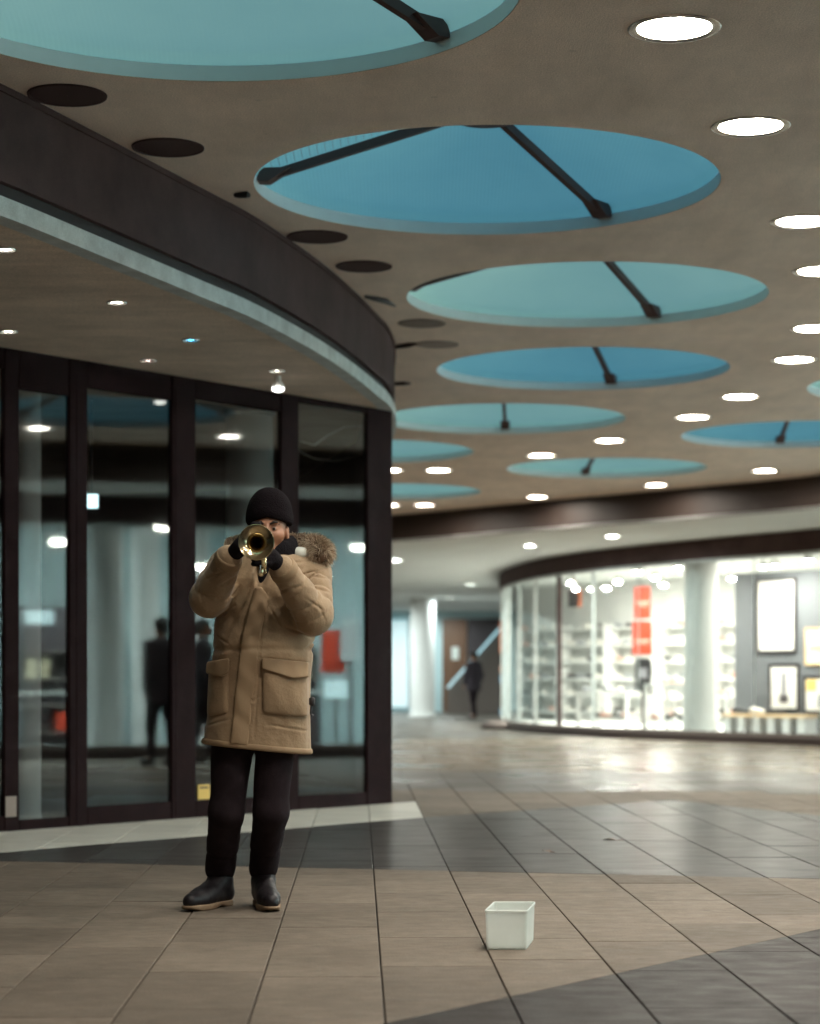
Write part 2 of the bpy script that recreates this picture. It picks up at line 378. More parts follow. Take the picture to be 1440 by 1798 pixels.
def ell(X, Y, Z, c, r):
    k0 = np.sqrt(((X - c[0]) / r[0]) ** 2 + ((Y - c[1]) / r[1]) ** 2 + ((Z - c[2]) / r[2]) ** 2)
    k1 = np.sqrt(((X - c[0]) / r[0] ** 2) ** 2 + ((Y - c[1]) / r[1] ** 2) ** 2 + ((Z - c[2]) / r[2] ** 2) ** 2)
    return k0 * (k0 - 1) / np.maximum(k1, 1e-6)
def wob(X, Y, Z, s, seed=0):
    r = np.random.default_rng(seed); o = 0
    for i in range(5):
        k = r.normal(size=3); k *= s * (1 + .5 * i) / np.linalg.norm(k); o = o + np.sin(X * k[0] + Y * k[1] + Z * k[2] + r.uniform(0, 6.3)) / (1 + .5 * i)
    return o / 2.6

# ================================================================== SETTING: ground and paving
ZC, ZS = HC + 2.82, HC + 2.20                      # arcade ceiling, canopy soffit
G0, G1 = ground(0, 1460), ground(685, 1410)        # foot line of the glass front
GD = (G1 - G0).normalized(); GN = Vector((GD.y, -GD.x, 0))
def on_glass(px):
    k = (px - CX) / F; s = (k * G0.y - G0.x) / (GD.x - k * GD.y); return s
def gpt(s, off=0., z=0.): p = G0 + GD * s + GN * off; return Vector((p.x, p.y, z))

gr = MB().add([(-400, -400, -.014), (400, -400, -.014), (400, 400, -.014), (-400, 400, -.014)], [(0, 1, 2, 3)]).build('ground', 'mortar')
tag(gr, kind='structure')
def split(poly, p, q):
    a, b = [], []; nx, ny = q[1] - p[1], p[0] - q[0]; L = math.hypot(nx, ny); nx /= L; ny /= L
    ds = [(x - p[0]) * nx + (y - p[1]) * ny for x, y in poly]
    for i in range(len(poly)):
        j = (i + 1) % len(poly); P, Q = poly[i], poly[j]
        (a if ds[i] >= 0 else b).append(P)
        if (ds[i] >= 0) != (ds[j] >= 0):
            t = ds[i] / (ds[i] - ds[j]); X = (P[0] + (Q[0] - P[0]) * t, P[1] + (Q[1] - P[1]) * t); a.append(X); b.append(X)
    return (a if len(a) > 2 else None), (b if len(b) > 2 else None)
def area(p): return abs(sum(p[i][0] * p[(i + 1) % len(p)][1] - p[(i + 1) % len(p)][0] * p[i][1] for i in range(len(p)))) / 2
def side(p, q, c): return (c[0] - p[0]) * (q[1] - p[1]) - (c[1] - p[1]) * (q[0] - p[0])
TW, TL, SK = .394, .82, .024
U0 = -.119 + SK * 8.08
def uv2xy(u, v): return ((u - SK * v), (v + SK * u))
LL = (ground(0, 1512)[:2], ground(1440, 1543)[:2])
LP = (ground(0, 1497)[:2], ground(745, 1435)[:2])
LW = (ground(680, 1796)[:2], ground(1440, 1631)[:2])
LQ1 = (ground(745, 1435)[:2], ground(1180, 1404)[:2])
LQ2 = (ground(1180, 1404)[:2], ground(1440, 1432)[:2])
GG = (gpt(-9, .02)[:2], gpt(9, .02)[:2])
ucut = U0 + TW * round((LP[1][0] + SK * LP[1][1] - U0) / TW)
CUT = (uv2xy(ucut, 4), uv2xy(ucut, 40))
def band(y): return 'tile_beige' if y < 19.3 else 'tile_far_dark' if y < 23.5 else 'tile_far'
def classify(c):
    if side(*LL, c) > 0: return 'tile_wedge' if side(*LW, c) > 0 else 'tile_beige'
    if side(*GG, c) < 0 and c[1] < G1.y + 1 and c[0] < -.17: return None
    if side(*CUT, c) < 0 and c[1] < G1.y + .05: return 'tile_dark' if side(*LP, c) > 0 else 'tile_pale'
    if side(*LQ1, c) > 0 and side(*LQ2, c) > 0: return 'tile_dark'
    return band(c[1] + .12 * c[0])
def inset(poly, k=1.):
    c = (sum(p[0] for p in poly) / len(poly), sum(p[1] for p in poly) / len(poly)); out = poly
    for i in range(len(poly)):
        P, Q = poly[i], poly[(i + 1) % len(poly)]; dx, dy = Q[0] - P[0], Q[1] - P[1]; L = math.hypot(dx, dy)
        if L < 1e-5: continue
        g = (.0030 if abs(dy) > abs(dx) * 2 else .0017) * k; nx, ny = dy / L, -dx / L
        if (c[0] - P[0]) * nx + (c[1] - P[1]) * ny < 0: nx, ny = -nx, -ny
        P2 = (P[0] + nx * g, P[1] + ny * g); Q2 = (Q[0] + nx * g, Q[1] + ny * g); a, b = split(out, P2, Q2)
        s = side(P2, Q2, c); pick = a if s >= 0 else b
        out = pick
        if out is None: return None
    return out
pieces = []
for iu in range(-14, 34):
    off = random.uniform(0, TL)
    v = 4.4 - TL + off
    while v < 37:
        ln = TL * random.choice((1, 1, 1, .75, 1.1))
        u = U0 + iu * TW; poly = [uv2xy(u, v), uv2xy(u + TW, v), uv2xy(u + TW, v + ln), uv2xy(u, v + ln)]; v += ln
        cs = [poly]
        for ln_ in ((LL, LP, LW, GG, LQ1, LQ2) if poly[0][1] < 19.5 else ()):
            nx = []
            for p in cs:
                for q in split(p, *ln_):
                    if q: nx.append(q)
            cs = nx
        # merge back what the same region shares: keep splits only where the class differs
        groups = {}
        for p in cs:
            if area(p) < 2e-5: continue
            c = (sum(a[0] for a in p) / len(p), sum(a[1] for a in p) / len(p)); groups.setdefault(classify(c), []).append(p)
        def hull(pts):
            pts = sorted(set((round(a, 5), round(b, 5)) for a, b in pts)); lo, up = [], []
            for seq, dst in ((pts, lo), (pts[::-1], up)):
                for p in seq:
                    while len(dst) > 1 and (dst[-1][0] - dst[-2][0]) * (p[1] - dst[-2][1]) - (dst[-1][1] - dst[-2][1]) * (p[0] - dst[-2][0]) <= 1e-9: dst.pop()
                    dst.append(p)
            return lo[:-1] + up[:-1]
        for k, ps in groups.items():
            if k is None: continue
            tot = sum(area(p) for p in ps); hl = hull([a for p in ps for a in p])
            for p in ([hl] if abs(area(hl) - tot) < 1e-4 else ps):
                if area(p) > 8e-4: pieces.append((k, p))
def tile_mb(mb, poly, dz):
    a = inset(poly); b = inset(poly, 1.8) if a else None
    if not a or not b or len(a) != len(b): 
        if not a: return
        b = None
    n = len(a); tx, ty = random.uniform(-.0006, .0006), random.uniform(-.0006, .0006); cx, cy = a[0]
    z = lambda p: dz + (p[0] - cx) * tx + (p[1] - cy) * ty
    if b:
        vs = [(*p, -.0138) for p in a] + [(*p, z(p) - .0016) for p in a] + [(*p, z(p)) for p in b]
        fs = [(k, (k + 1) % n, n + (k + 1) % n, n + k) for k in range(n)] + [(n + k, n + (k + 1) % n, 2 * n + (k + 1) % n, 2 * n + k) for k in range(n)] + [tuple(range(2 * n, 3 * n))]
    else:
        vs = [(*p, -.0138) for p in a] + [(*p, z(p)) for p in a]; fs = [(k, (k + 1) % n, n + (k + 1) % n, n + k) for k in range(n)] + [tuple(range(n, 2 * n))]
    mb.add(vs, fs)
pieces.sort(key=lambda t: min(p[1] for p in t[1]))
single = 0; rest = {}
for k, p in pieces:
    cx, cy = sum(a[0] for a in p) / len(p), sum(a[1] for a in p) / len(p)
    dz = random.uniform(-.0012, .0006)
    if single < 290 and 5.4 < cy < 18 and abs(cx) < .195 * cy + .35:
        mb = MB(); tile_mb(mb, p, dz)
        if mb.f: mb.build('tile', k, gr); single += 1
    else:
        tile_mb(rest.setdefault(k, MB()), p, dz)
for k, mb in rest.items():
    if mb.f: tag(mb.build('paving_field', k, gr), kind='stuff')
ff = MB().box((0, 56, -.008), (60, 40, .006)).build('corridor_floor', 'tile_far_dark'); tag(ff, kind='structure')

# ================================================================== ceiling with round openings
def slab(name, outer, holes, z0, z1, m):
    cu = bpy.data.curves.new(name, 'CURVE'); cu.dimensions = '2D'; cu.fill_mode = 'BOTH'; cu.extrude = (z1 - z0) / 2
    def loop(pts):
        s = cu.splines.new('POLY'); s.points.add(len(pts) - 1)
        for i, p in enumerate(pts): s.points[i].co = (p[0], p[1], 0, 1)
        s.use_cyclic_u = True
    loop(outer)
    for x, y, r, n in holes: loop([(x + r * math.cos(2 * math.pi * k / n), y + r * math.sin(2 * math.pi * k / n)) for k in range(n)])
    t = bpy.data.objects.new('tmp', cu); C.objects.link(t); bpy.context.view_layer.update()
    me = bpy.data.meshes.new_from_object(t.evaluated_get(bpy.context.evaluated_depsgraph_get())); bpy.data.objects.remove(t)
    me.transform(Matrix.Translation((0, 0, (z0 + z1) / 2))); me.materials.clear(); me.materials.append(M[m]); return link(name, me)
# skylights: (x, y, rib angle, sheet, label)
RS = 1.32
def sky_c(y0, y1, px, edge):
    d0, d1 = F * 2.82 / (HZ - y0), F * 2.82 / (HZ - y1); d = (d0 + d1) / 2; X = (px - CX) / F * d
    return (X - RS if edge > 0 else X + RS if edge < 0 else X), d
SKY = [(-.86, F * 2.82 / (HZ - 143) - RS, 40, 'panel_teal', 'largest round teal skylight, cut off by the top left edge'),
       (*sky_c(218, 413, 854, 0), 54, 'panel_blue', 'large deep blue round skylight showing two dark ribs and its hub'),
       (*sky_c(459, 575, 1030, 0), 61, 'panel_teal', 'pale teal round skylight right behind the large deep blue one'),
       (*sky_c(609, 685, 1023, 0), 73, 'panel_blue', 'blue round skylight, fourth from the front along the curve'),
       (*sky_c(708, 762, 1098, 1), 86, 'panel_teal', 'teal round skylight touching the corner of the dark canopy, fifth from the front'),
       (*sky_c(773, 812, 832, 1), 95, 'panel_teal', 'half hidden teal skylight beside the canopy corner, sixth from the front'),
       (*sky_c(849, 877, 845, 1), 100, 'panel_teal', 'farthest half hidden teal skylight just above the brown far fascia'),
       (*sky_c(806, 838, 1065, 0), 98, 'panel_teal', 'flat looking small teal skylight in front of the far fascia'),
       (*sky_c(740, 785, 1197, -1), 89, 'panel_blue', 'blue skylight cut by the right picture edge near the far fascia'),
       (*sky_c(648, 702, 1421, -1), 84, 'panel_teal', 'skylight of which only a sliver shows at the right edge'),
       (5.4, 15.6, 80, 'panel_blue', 'skylight out of frame on the right, nearer the glass reflection'),
       (5.2, 11.2, 70, 'panel_teal', 'skylight out of frame on the right, nearest the camera')]
# downlights: pixel centres in the ceiling + label
DL = [(1184, 50, 'largest lit round downlight at the top right'), (1318, 222, 'lit downlight right of the large blue skylight'),
      (1410, 389, 'lit downlight at the right edge, third from the top'), (1443, 476, 'half cut lit downlight at the right edge beside the pale teal skylight'),
      (1431, 577, 'lit downlight at the right edge, fifth from the top'), (1395, 632, 'lit downlight right of the fourth skylight'),
      (1300, 697, 'lit downlight below right of the fourth skylight'), (1217, 733, 'lit downlight above the blue skylight at the right edge'),
      (1070, 774, 'lit downlight right of the fifth skylight'), (951, 800, 'lit downlight between the fifth and the small flat skylight'),
      (770, 826, 'lit downlight below the sixth skylight'), (684, 826, 'lit downlight half hidden by the corner post, upper one'),
      (1343, 827, 'lit downlight under the blue skylight near the right end of the far fascia'), (1152, 852, 'lit downlight just above the middle of the far fascia'),
      (943, 873, 'lit downlight above the left half of the far fascia'), (745, 887, 'lit downlight below the farthest skylight'), (684, 887, 'lit downlight half hidden by the corner post, lower one')]
LP_ = []
for px, py, lab in DL:
    p = onz(px, py, ZC); LP_.append((p.x, p.y, lab))
OFF = 'round downlight out of frame, some reflected in the glass, one added to light the parka'
for x, y in ((.80, 8.0), (.35, 6.7), (1.9, 6.0), (7.0, 15.0), (7.28, 17.2), (6.6, 12.4), (5.9, 9.6), (4.6, 6.8), (3.0, 4.2), (1.6, 1.6), (7.2, 20.0), (6.6, 23.0), (-.9, 31.0)):  # ceiling row carried on out of view; one in front added to brighten the parka
    LP_.append((x, y, OFF))
SPK = [(118, 166, 140, 'speaker', 'nearest dark round ceiling disc beside the canopy'), (295, 258, 128, 'speaker', 'second dark round ceiling disc beside the canopy'),
       (557, 415, 108, 'speaker', 'dark round ceiling disc touching the canopy edge below the large blue skylight'), (639, 467, 100, 'speaker', 'fourth dark round ceiling disc, left of the pale teal skylight'),
       (741, 567, 84, 'hatch', 'brown faded round ceiling disc under the pale teal skylight'), (768, 604, 76, 'hatch2', 'pale round ceiling disc left of the fourth skylight')]
mat('hatch2', (.30, .25, .22), .8)
holes = [(x, y, RS, 96) for x, y, *_ in SKY] + [(x, y, .176, 28) for x, y, _ in LP_]
ceil = slab('ceiling', [(-13, -9), (17, -9), (17, 78), (-13, 78)], holes, ZC, ZC + .06, 'ceiling'); tag(ceil, kind='structure')

def skylight(x, y, ang, sheet, label):
    t = empty('skylight', (x, y, ZC), 0, label, 'skylight', 'round skylights in the arcade ceiling')
    zr, zh, rh = .11, .46, .17
    PROF = [(rh * .8, zh), (.42, .385), (.70, .308), (.95, .236), (1.12, .186), (1.22, .150), (1.27, .128), (1.30, .104), (1.3165, .072)]
    mb = MB(); n = 96
    prof = [(RS - .002, .004), (RS + .02, .07), (RS + .02, zr + .05), (RS + .06, zr + .05), (RS + .06, .062)]
    lpart('drum', setm(mb.lathe([(RS - .003, .001), (RS - .003, .073), (RS + .06, .073), (RS + .06, .064)], (0, 0, 0), n=n, cap=(False, False)).mesh('drum', 40), 'drum'), t)
    for s in range(3):
        a0 = R(ang + s * 120); seg = 24; vs = []; fs = []
        for ri, (r, z) in enumerate(PROF):
            vs += [(r * math.cos(a0 + R(120) * k / seg), r * math.sin(a0 + R(120) * k / seg), z) for k in range(seg + 1)]
        m_ = seg + 1
        for ri in range(len(PROF) - 1): fs += [(ri * m_ + k, ri * m_ + k + 1, (ri + 1) * m_ + k + 1, (ri + 1) * m_ + k) for k in range(seg)]
        lpart('roof_sheet', setm(MB().add(vs, fs).mesh('roof_sheet', True), sheet), t)
        ca, sa = math.cos(a0), math.sin(a0)
        rib = lpart('rib', setm(MB().beam((ca * rh * .8, sa * rh * .8, zh - .055), (ca * (RS - .1), sa * (RS - .1), zr - .015), .038, .05).mesh('rib'), 'steel_dark'), t)
        # triangular foot bracket against the drum wall
        e = Vector((ca, sa, 0)); sd_ = Vector((-sa, ca, 0)); P = lambda r, z, s_: e * r + sd_ * s_ + Vector((0, 0, z))
        vs = [P(r, z, s_) for s_ in (-.05, .05) for r, z in ((RS - .20, .125), (RS - .07, .045), (RS - .008, .05), (RS - .008, .125))]
        lpart('bracket', setm(MB().add(vs, [(3, 2, 1, 0), (4, 5, 6, 7), (0, 1, 5, 4), (1, 2, 6, 5), (2, 3, 7, 6), (3, 0, 4, 7)]).mesh('bracket'), 'steel_dark'), rib)
    if y < 17:                                       # wire lines in the sheets beside the ribs
        mb = MB(); zcone = lambda r: zh + (zr - zh) * (r - rh * .8) / (RS + .02 - rh * .8) - .012
        for s, lim in ((1, 1.),):
            a0 = ang + s * 120
            for k in range(1, 26):
                r0 = rh + (RS - rh) * k / 26; st = Vector((r0 * math.cos(R(a0 + (0 if s == 1 else 120))), r0 * math.sin(R(a0 + (0 if s == 1 else 120))), 0)); dr_ = Vector((0, -1, 0)) if s == 1 else Vector((.25, -1, 0)).normalized(); pts_ = []
                for q in range(14):
                    c = st + dr_ * (q * .085 * lim); r = math.hypot(c.x, c.y)
                    if r > RS - .01 or r < rh: break
                    pts_.append((c.x, c.y, zcone(r)))
                if len(pts_) > 1: mb.tube(pts_, .0017, 4)
        if mb.f: lpart('wire_mesh', setm(mb.mesh('wire_mesh'), 'hatch'), t)
    lpart('hub', setm(MB().lathe([(.02, zh - .1), (rh, zh - .09), (rh, zh - .01), (.1, zh + .03)], (0, 0, 0), n=32).mesh('hub', 40), 'steel_dark'), t)
    return t
for a in SKY: skylight(*a)
dl_mesh = None
def downlight(x, y, label, z=ZC, r=.17, lm='lamp', group='round downlights in the arcade ceiling', name='downlight'):
    t = empty(name, (x, y, z), 0, label, 'downlight', group)
    key = (r, lm)
    if key not in DLC:
        ring = setm(MB().lathe([(r * .93, .045), (r * .95, .0), (r * 1.04, -.008), (r * 1.16, -.006), (r * 1.19, -.001), (r * 1.05, .002), (r * 1.0, .05)], (0, 0, 0), n=40, cap=(False, False)).mesh('trim_ring', True), 'chrome')
        dif = setm(MB().lathe([(.001, r * .05), (r * .6, r * .07), (r * .945, r * .12)], (0, 0, 0), n=40, cap=(False, False)).mesh('diffuser', True), lm)
        can = setm(MB().lathe([(r * 1.0, .0451), (r * 1.01, .12), (.001, .12)], (0, 0, 0), n=24, cap=(False, False)).mesh('housing'), 'black')
        DLC[key] = (ring, dif, can)
    for nm, me in zip(('trim_ring', 'diffuser', 'housing'), DLC[key]): lpart(nm, me, t)
DLC = {}
for x, y, lab in LP_: downlight(x, y, lab)
for px, py, wd, mm, lab in SPK:
    p = onz(px, py, ZC); r = wd * p.y / F / 2
    t = empty('ceiling_disc', (p.x, p.y, ZC), 0, lab, 'ceiling disc', 'round discs along the canopy')
    lpart('plate', setm(MB().lathe([(.001, -.007), (r * .9, -.007), (r * .93, -.004)], (0, 0, 0), n=40, cap=(False, False)).mesh('plate'), mm), t)
    lpart('rim', setm(MB().lathe([(r * .92, -.002), (r * .93, -.010), (r * .99, -.009), (r, -.001)], (0, 0, 0), n=40, cap=(False, False)).mesh('rim', True), mm), t)
for a, b, lab in (((642, 521), (694, 538), 'dark crooked cable on the ceiling by the canopy, left of the pale teal skylight'), ((690, 610), (733, 604), 'short dark cable from the canopy edge to a pale ceiling disc'),
                  ((688, 674), (722, 674), 'short dark cable low beside the canopy corner'), ((412, 343), (438, 345), 'small dark scrap on the ceiling left of the large blue skylight')):
    p, q = onz(*a, ZC - .012), onz(*b, ZC - .012); m_ = (p + q) / 2 + Vector((.03, -.05, 0))
    tag(MB().tube([p, p * .6 + m_ * .4, m_, m_ * .5 + q * .5, q], [.012, .02, .024, .016, .006], 8).build('ceiling_cable', 'black', smooth=True), lab, 'cable')

# ================================================================== left canopy over the glass entrance
ce = [onz(*p, ZS)[:2] for p in ((0, 378), (155, 440), (350, 520), (450, 562), (561, 622), (626, 666), (662, 695), (682, 713))]
canopy_curve = smooth_curve([(-9, .2), (-7.3, 1.8), (-5.5, 3.6), (-4.1, 5.5), (-3.1, 7.3), (-2.36, 8.95)] + ce + [(-.13, 18.0), (-.2, 19.5), (-.5, 21.5), (-1.1, 24), (-2, 26.5), (-3.6, 29.2), (-6, 31.5)], .2)
cn = empty('canopy', (-1.2, 12, ZS), 0, 'curved dark brown canopy with a pale bottom trim over the glass entrance', 'canopy')
HT = ZC - ZS
MB().ribbon(canopy_curve, ZS + .165, ZC - .001, 0, -.06).build('fascia_panel', 'fascia', cn, smooth=30)
MB().ribbon(canopy_curve, ZS + .09, ZS + .165, -.035, -.06).build('shadow_gap', 'reveal', cn, smooth=30)
MB().ribbon(canopy_curve, ZS - .004, ZS + .09, .012, -.10).build('edge_trim', 'trim', cn, smooth=30)
MB().ribbon(canopy_curve, ZC - .035, ZC - .003, .012, 0).build('top_bead', 'fascia', cn, smooth=30)
SP = [(8, 438, 'lamp_spot', 'small spotlight in the canopy soffit at the left picture edge, upper one'), (205, 531, 'lamp_spot', 'small white spotlight in the middle of the canopy soffit'),
      (15, 582, 'lamp_spot', 'small spotlight in the canopy soffit at the left picture edge, lower one'), (335, 597, 'lamp_blue', 'small blue spotlight in the canopy soffit'),
      (260, 633, 'lamp_pink', 'small pinkish spotlight in the soffit close to the glass'), (486, 651, 'lamp_spot', 'small cool spotlight in the soffit above the trumpet player')]
sp_xy = [(onz(px, py, ZS).x, onz(px, py, ZS).y) for px, py, *_ in SP]
sof = slab('soffit', list(canopy_curve) + [(-9, 31.5)], [(x, y, .052, 20) for x, y in sp_xy], ZS + .001, ZS + .03, 'soffit')
sof.parent = cn; sof.matrix_parent_inverse = cn.matrix_basis.inverted()
for (x, y), (_, _, lm, lab) in zip(sp_xy, SP): downlight(x, y, lab, ZS, .050, lm, 'small spotlights in the canopy soffit', 'spotlight')
p = onz(482, 651, ZS)
dm = empty('dome_lamp', (p.x + .01, p.y + .25, ZS), 0, 'white bell shaped lamp hanging under the soffit above the player', 'lamp')
lpart('body', setm(MB().lathe([(.02, 0), (.022, -.04), (.04, -.06), (.045, -.085)], (0, 0, 0), n=20).mesh('body', 50), 'white_paint'), dm)
lpart('bulb', setm(MB().lathe([(.044, -.086), (.04, -.105), (.015, -.115)], (0, 0, 0), n=20).mesh('bulb', 50), 'lamp_dim'), dm)

# ================================================================== glass entrance front
gf = empty('glass_front', G0, 0, 'dark framed glass entrance front behind the trumpet player, reflecting the arcade', 'glass front')
def post(px0, px1, dep=.10, z0=.0, z1=ZS - .002, off=0., name='post'):
    s0, s1 = on_glass(px0), on_glass(px1); c = gpt((s0 + s1) / 2, off, (z0 + z1) / 2)
    return MB().box(c, (s1 - s0, dep, z1 - z0), math.atan2(GD.y, GD.x), .006).build(name, 'frame', gf)
def rail(px0, px1, z0, z1, dep=.08, off=0., name='rail', s01=None):
    s0, s1 = s01 or (on_glass(px0), on_glass(px1)); c = gpt((s0 + s1) / 2, off, (z0 + z1) / 2)
    return MB().box(c, (s1 - s0, dep, z1 - z0), math.atan2(GD.y, GD.x), .005).build(name, 'frame', gf)
def pane(px0, px1, z0, z1, off=0., s01=None):
    s0, s1 = s01 or (on_glass(px0), on_glass(px1)); c = gpt((s0 + s1) / 2, off, (z0 + z1) / 2)
    return MB().box(c, (s1 - s0, .012, z1 - z0), math.atan2(GD.y, GD.x)).build('pane', 'glass_dark', gf)
def zat(px, py): return HC + (HZ - py) / F * gpt(on_glass(px)).y
posts = [(4, 30), (118, 150), (298, 340), (490, 521), (641, 685)]
for a, b in posts: post(a, b, .05)
top_z = zat(225, 692)
rail(150.5, 297.5, top_z, ZS - .002, .045, name='head_rail'); rail(340.5, 489.5, zat(415, 712), ZS - .002, .045, name='head_rail')
rail(521.5, 640.5, zat(580, 716), ZS - .002, .045, name='head_rail'); rail(30.5, 117.5, zat(75, 690), ZS - .002, .045, name='head_rail')
for a, b in ((30.5, 117.5), (150.5, 297.5), (340.5, 489.5), (521.5, 640.5)):
    zb = zat((a + b) / 2, 1437 if a < 100 else 1412 if a < 200 else 1402 if a < 400 else 1394)
    rail(a, b, .0, zb, .045, name='sill_rail'); pane(a, b, zb, top_z + .02 if a < 500 else zat(580, 716))
# thin door stiles beside the posts
for a, b in ((129, 132), (303, 306)): post(a, b, .058, .02, ZS - .1, name='stile')
sL = on_glass(4)
rail(0, 0, 0, .1, .045, s01=(sL - 4, sL), name='sill_rail'); rail(0, 0, ZS - .14, ZS - .002, .045, s01=(sL - 4, sL), name='head_rail'); pane(0, 0, .1, ZS - .14, s01=(sL - 4, sL))
post(-190, -165, .05)
c = gpt(on_glass(356), .012, 0); z0, z1 = zat(347, 1404), zat(347, 1378)
tag(MB().box((c.x, c.y, (z0 + z1) / 2), (on_glass(359) - on_glass(338), .003, z1 - z0), math.atan2(GD.y, GD.x)).build('sticker', 'yellow_paper', gf), 'yellow notice sticker low on the glass door')
MB().box((c.x, c.y, z1 - .022), (on_glass(356) - on_glass(341), .0045, .012), math.atan2(GD.y, GD.x)).build('sticker_print', 'dark_panel', gf)
c = gpt(on_glass(14), .030, 0); z0, z1 = zat(14, 1434), zat(14, 1398)
tag(MB().box((c.x, c.y, (z0 + z1) / 2), (on_glass(23) - on_glass(4), .003, z1 - z0), math.atan2(GD.y, GD.x)).build('sticker', 'hatch2', gf), 'grey plate low on the left post')
# cables hanging inside the right pane
for pts, lab in ((((528, 775), (552, 782), (575, 765), (605, 750), (635, 748)), 'thin pale cable looping behind the right pane of the glass front'),
                 (((520, 790), (550, 805), (590, 810), (635, 800)), 'thin dark cable sagging lowest behind the right pane')):
    tag(MB().tube([atd(px, py, gpt(on_glass(px)).y + .35) for px, py in pts], .006, 6).build('cable', 'plaster_dim' if pts[0][1] < 780 else 'hatch', smooth=True), lab, 'cable')
# dark room behind it
rm = empty('dark_shop', gpt(1, -3), 0, 'dark unlit shop room behind the glass entrance front', 'room')
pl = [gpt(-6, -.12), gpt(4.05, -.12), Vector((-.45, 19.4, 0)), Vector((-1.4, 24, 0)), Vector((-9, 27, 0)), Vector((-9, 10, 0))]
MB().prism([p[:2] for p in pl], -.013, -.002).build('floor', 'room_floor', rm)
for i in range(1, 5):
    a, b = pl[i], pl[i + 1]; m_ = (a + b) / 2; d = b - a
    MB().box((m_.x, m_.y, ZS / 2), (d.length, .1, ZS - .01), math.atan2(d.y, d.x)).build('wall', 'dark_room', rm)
def column(px0, px1, back, mm, label, z1=ZS - .004):
    s = (on_glass(px0) + on_glass(px1)) / 2; c = gpt(s, -back)
    d0 = gpt(s).y; k = (px0 + px1) / 2; c = Vector(((k - CX) / F * (d0 + back), d0 + back, 0)); wd = (px1 - px0) / F * c.y
    return tag(MB().lathe([(wd * .54, .0), (wd * .54, .06), (wd / 2, .065), (wd / 2, z1 - .06), (wd * .55, z1 - .05), (wd * .55, z1)], c, n=24).build('column', mm, smooth=30), label, 'column')
column(29, 72, .45, 'white_paint', 'slim pale column right behind the leftmost glass pane')
column(397, 480, 1.2, 'plaster_dim', 'wide grey column behind the glass above the player')
sg = atd(160, 880, 16.5); s2 = empty('lit_sign', sg, 0, 'small pale lit box sign hanging in the dark room', 'sign')
lpart('case', setm(MB().box((0, .03, 0), (.125, .05, .125)).mesh('case'), 'dark_panel'), s2); lpart('face', setm(MB().box((0, -.001, 0), (.108, .012, .108), 0, .004).mesh('face'), 'sign_lit'), s2)
lpart('hanger', setm(MB().box((0, .03, (ZS - sg.z + .06) / 2), (.012, .012, ZS - sg.z - .065)).mesh('hanger'), 'dark_panel'), s2)

# ================================================================== far side: fascia, white soffit, shops, corridor
def mirror(P):
    v = Vector((P[0], P[1], 0)) - Vector((G0.x, G0.y, 0)); d = v.dot(GN); q = Vector((P[0], P[1], 0)) - GN * (2 * d); return Vector((q.x, q.y, P[2] if len(P) > 2 else 0))
ZW = HC + 2.38
fc = [onz(*p, ZC)[:2] for p in ((685, 905), (850, 890), (1018, 874), (1230, 855), (1440, 834))]
FCV = smooth_curve([(-12.9, 43.5), (-8, 41), (-4, 38.8)] + fc + [(7.1, 25.6), (8.1, 21.5), (8.4, 17), (8.0, 11), (7.1, 6), (6, 0), (5, -8.9)], .4)
ff = empty('far_canopy', (3, 32, ZW), 0, 'long curved brown fascia with a white soffit above the far shops', 'canopy')
MB().ribbon(FCV, ZW - .004, ZC - .001, 0, -.1).build('fascia_panel', 'fascia_far', ff, smooth=30)
cw = [onz(px, py, ZW) for px, py in ((930, 958), (695, 984), (827, 1027), (790, 1050), (777, 1070))]
wl = ['lit downlight in the white soffit nearest the brown fascia', 'lit downlight in the white soffit beside the corner post', 'lit downlight in the white corridor ceiling, right of the white column',
      'lit downlight in the white corridor ceiling, just right of the column head', 'farthest lit downlight in the white corridor ceiling']
so = [(p.x, p.y, l) for p, l in zip(cw, wl)]
SO = 'round light in the white soffit, most of these added out of view to brighten the corridor'
for px, py, h in ((585, 888, 2.38),):
    d = F * h / (HZ - py); q = mirror(((px - CX) / F * d, d)); so.append((q.x, q.y, SO))
RSL = ((12.2, 10), (12.6, 13.5), (14.4, 12), (12.8, 17), (14.6, 16), (12.6, 20.5), (14.6, 20), (12.2, 24), (14.5, 25), (13, 29), (11.6, 6), (13.8, 7))
for x, y in RSL: so.append((x, y, 'ceiling light added to brighten the shop out of frame on the right'))  # added lamps: brighten this unseen shop, its reflection and the arcade ceiling
for x, y in ((9.1, 14), (9.2, 22), (7.4, 28.2), (3.3, 34.6), (-2.5, 45), (-4, 55), (-.95, 56), (-1.3, 61), (-1.0, 50), (-1.6, 66), (-2.6, 60), (-2.4, 68), (-3.2, 64), (-1.4, 53), (-1.2, 58.5), (-2.6, 56.5)): so.append((x, y, SO))  # most left-hand ones are added out of view to brighten the corridor
slab_out = list(FCV) + [(16.9, -8.9), (16.9, 77.9), (-12.9, 77.9)]
ws = slab('white_soffit', slab_out, [(x, y, .13, 20) for x, y, _ in so], ZW, ZW + .03, 'white_soffit'); ws.parent = ff; ws.matrix_parent_inverse = ff.matrix_basis.inverted()
for x, y, l in so: downlight(x, y, l, ZW, .125, 'lamp_right' if (x, y) in RSL else 'lamp_cool', 'ceiling lights added to brighten the reflected shop' if (x, y) in RSL else 'downlights in the white far soffit')

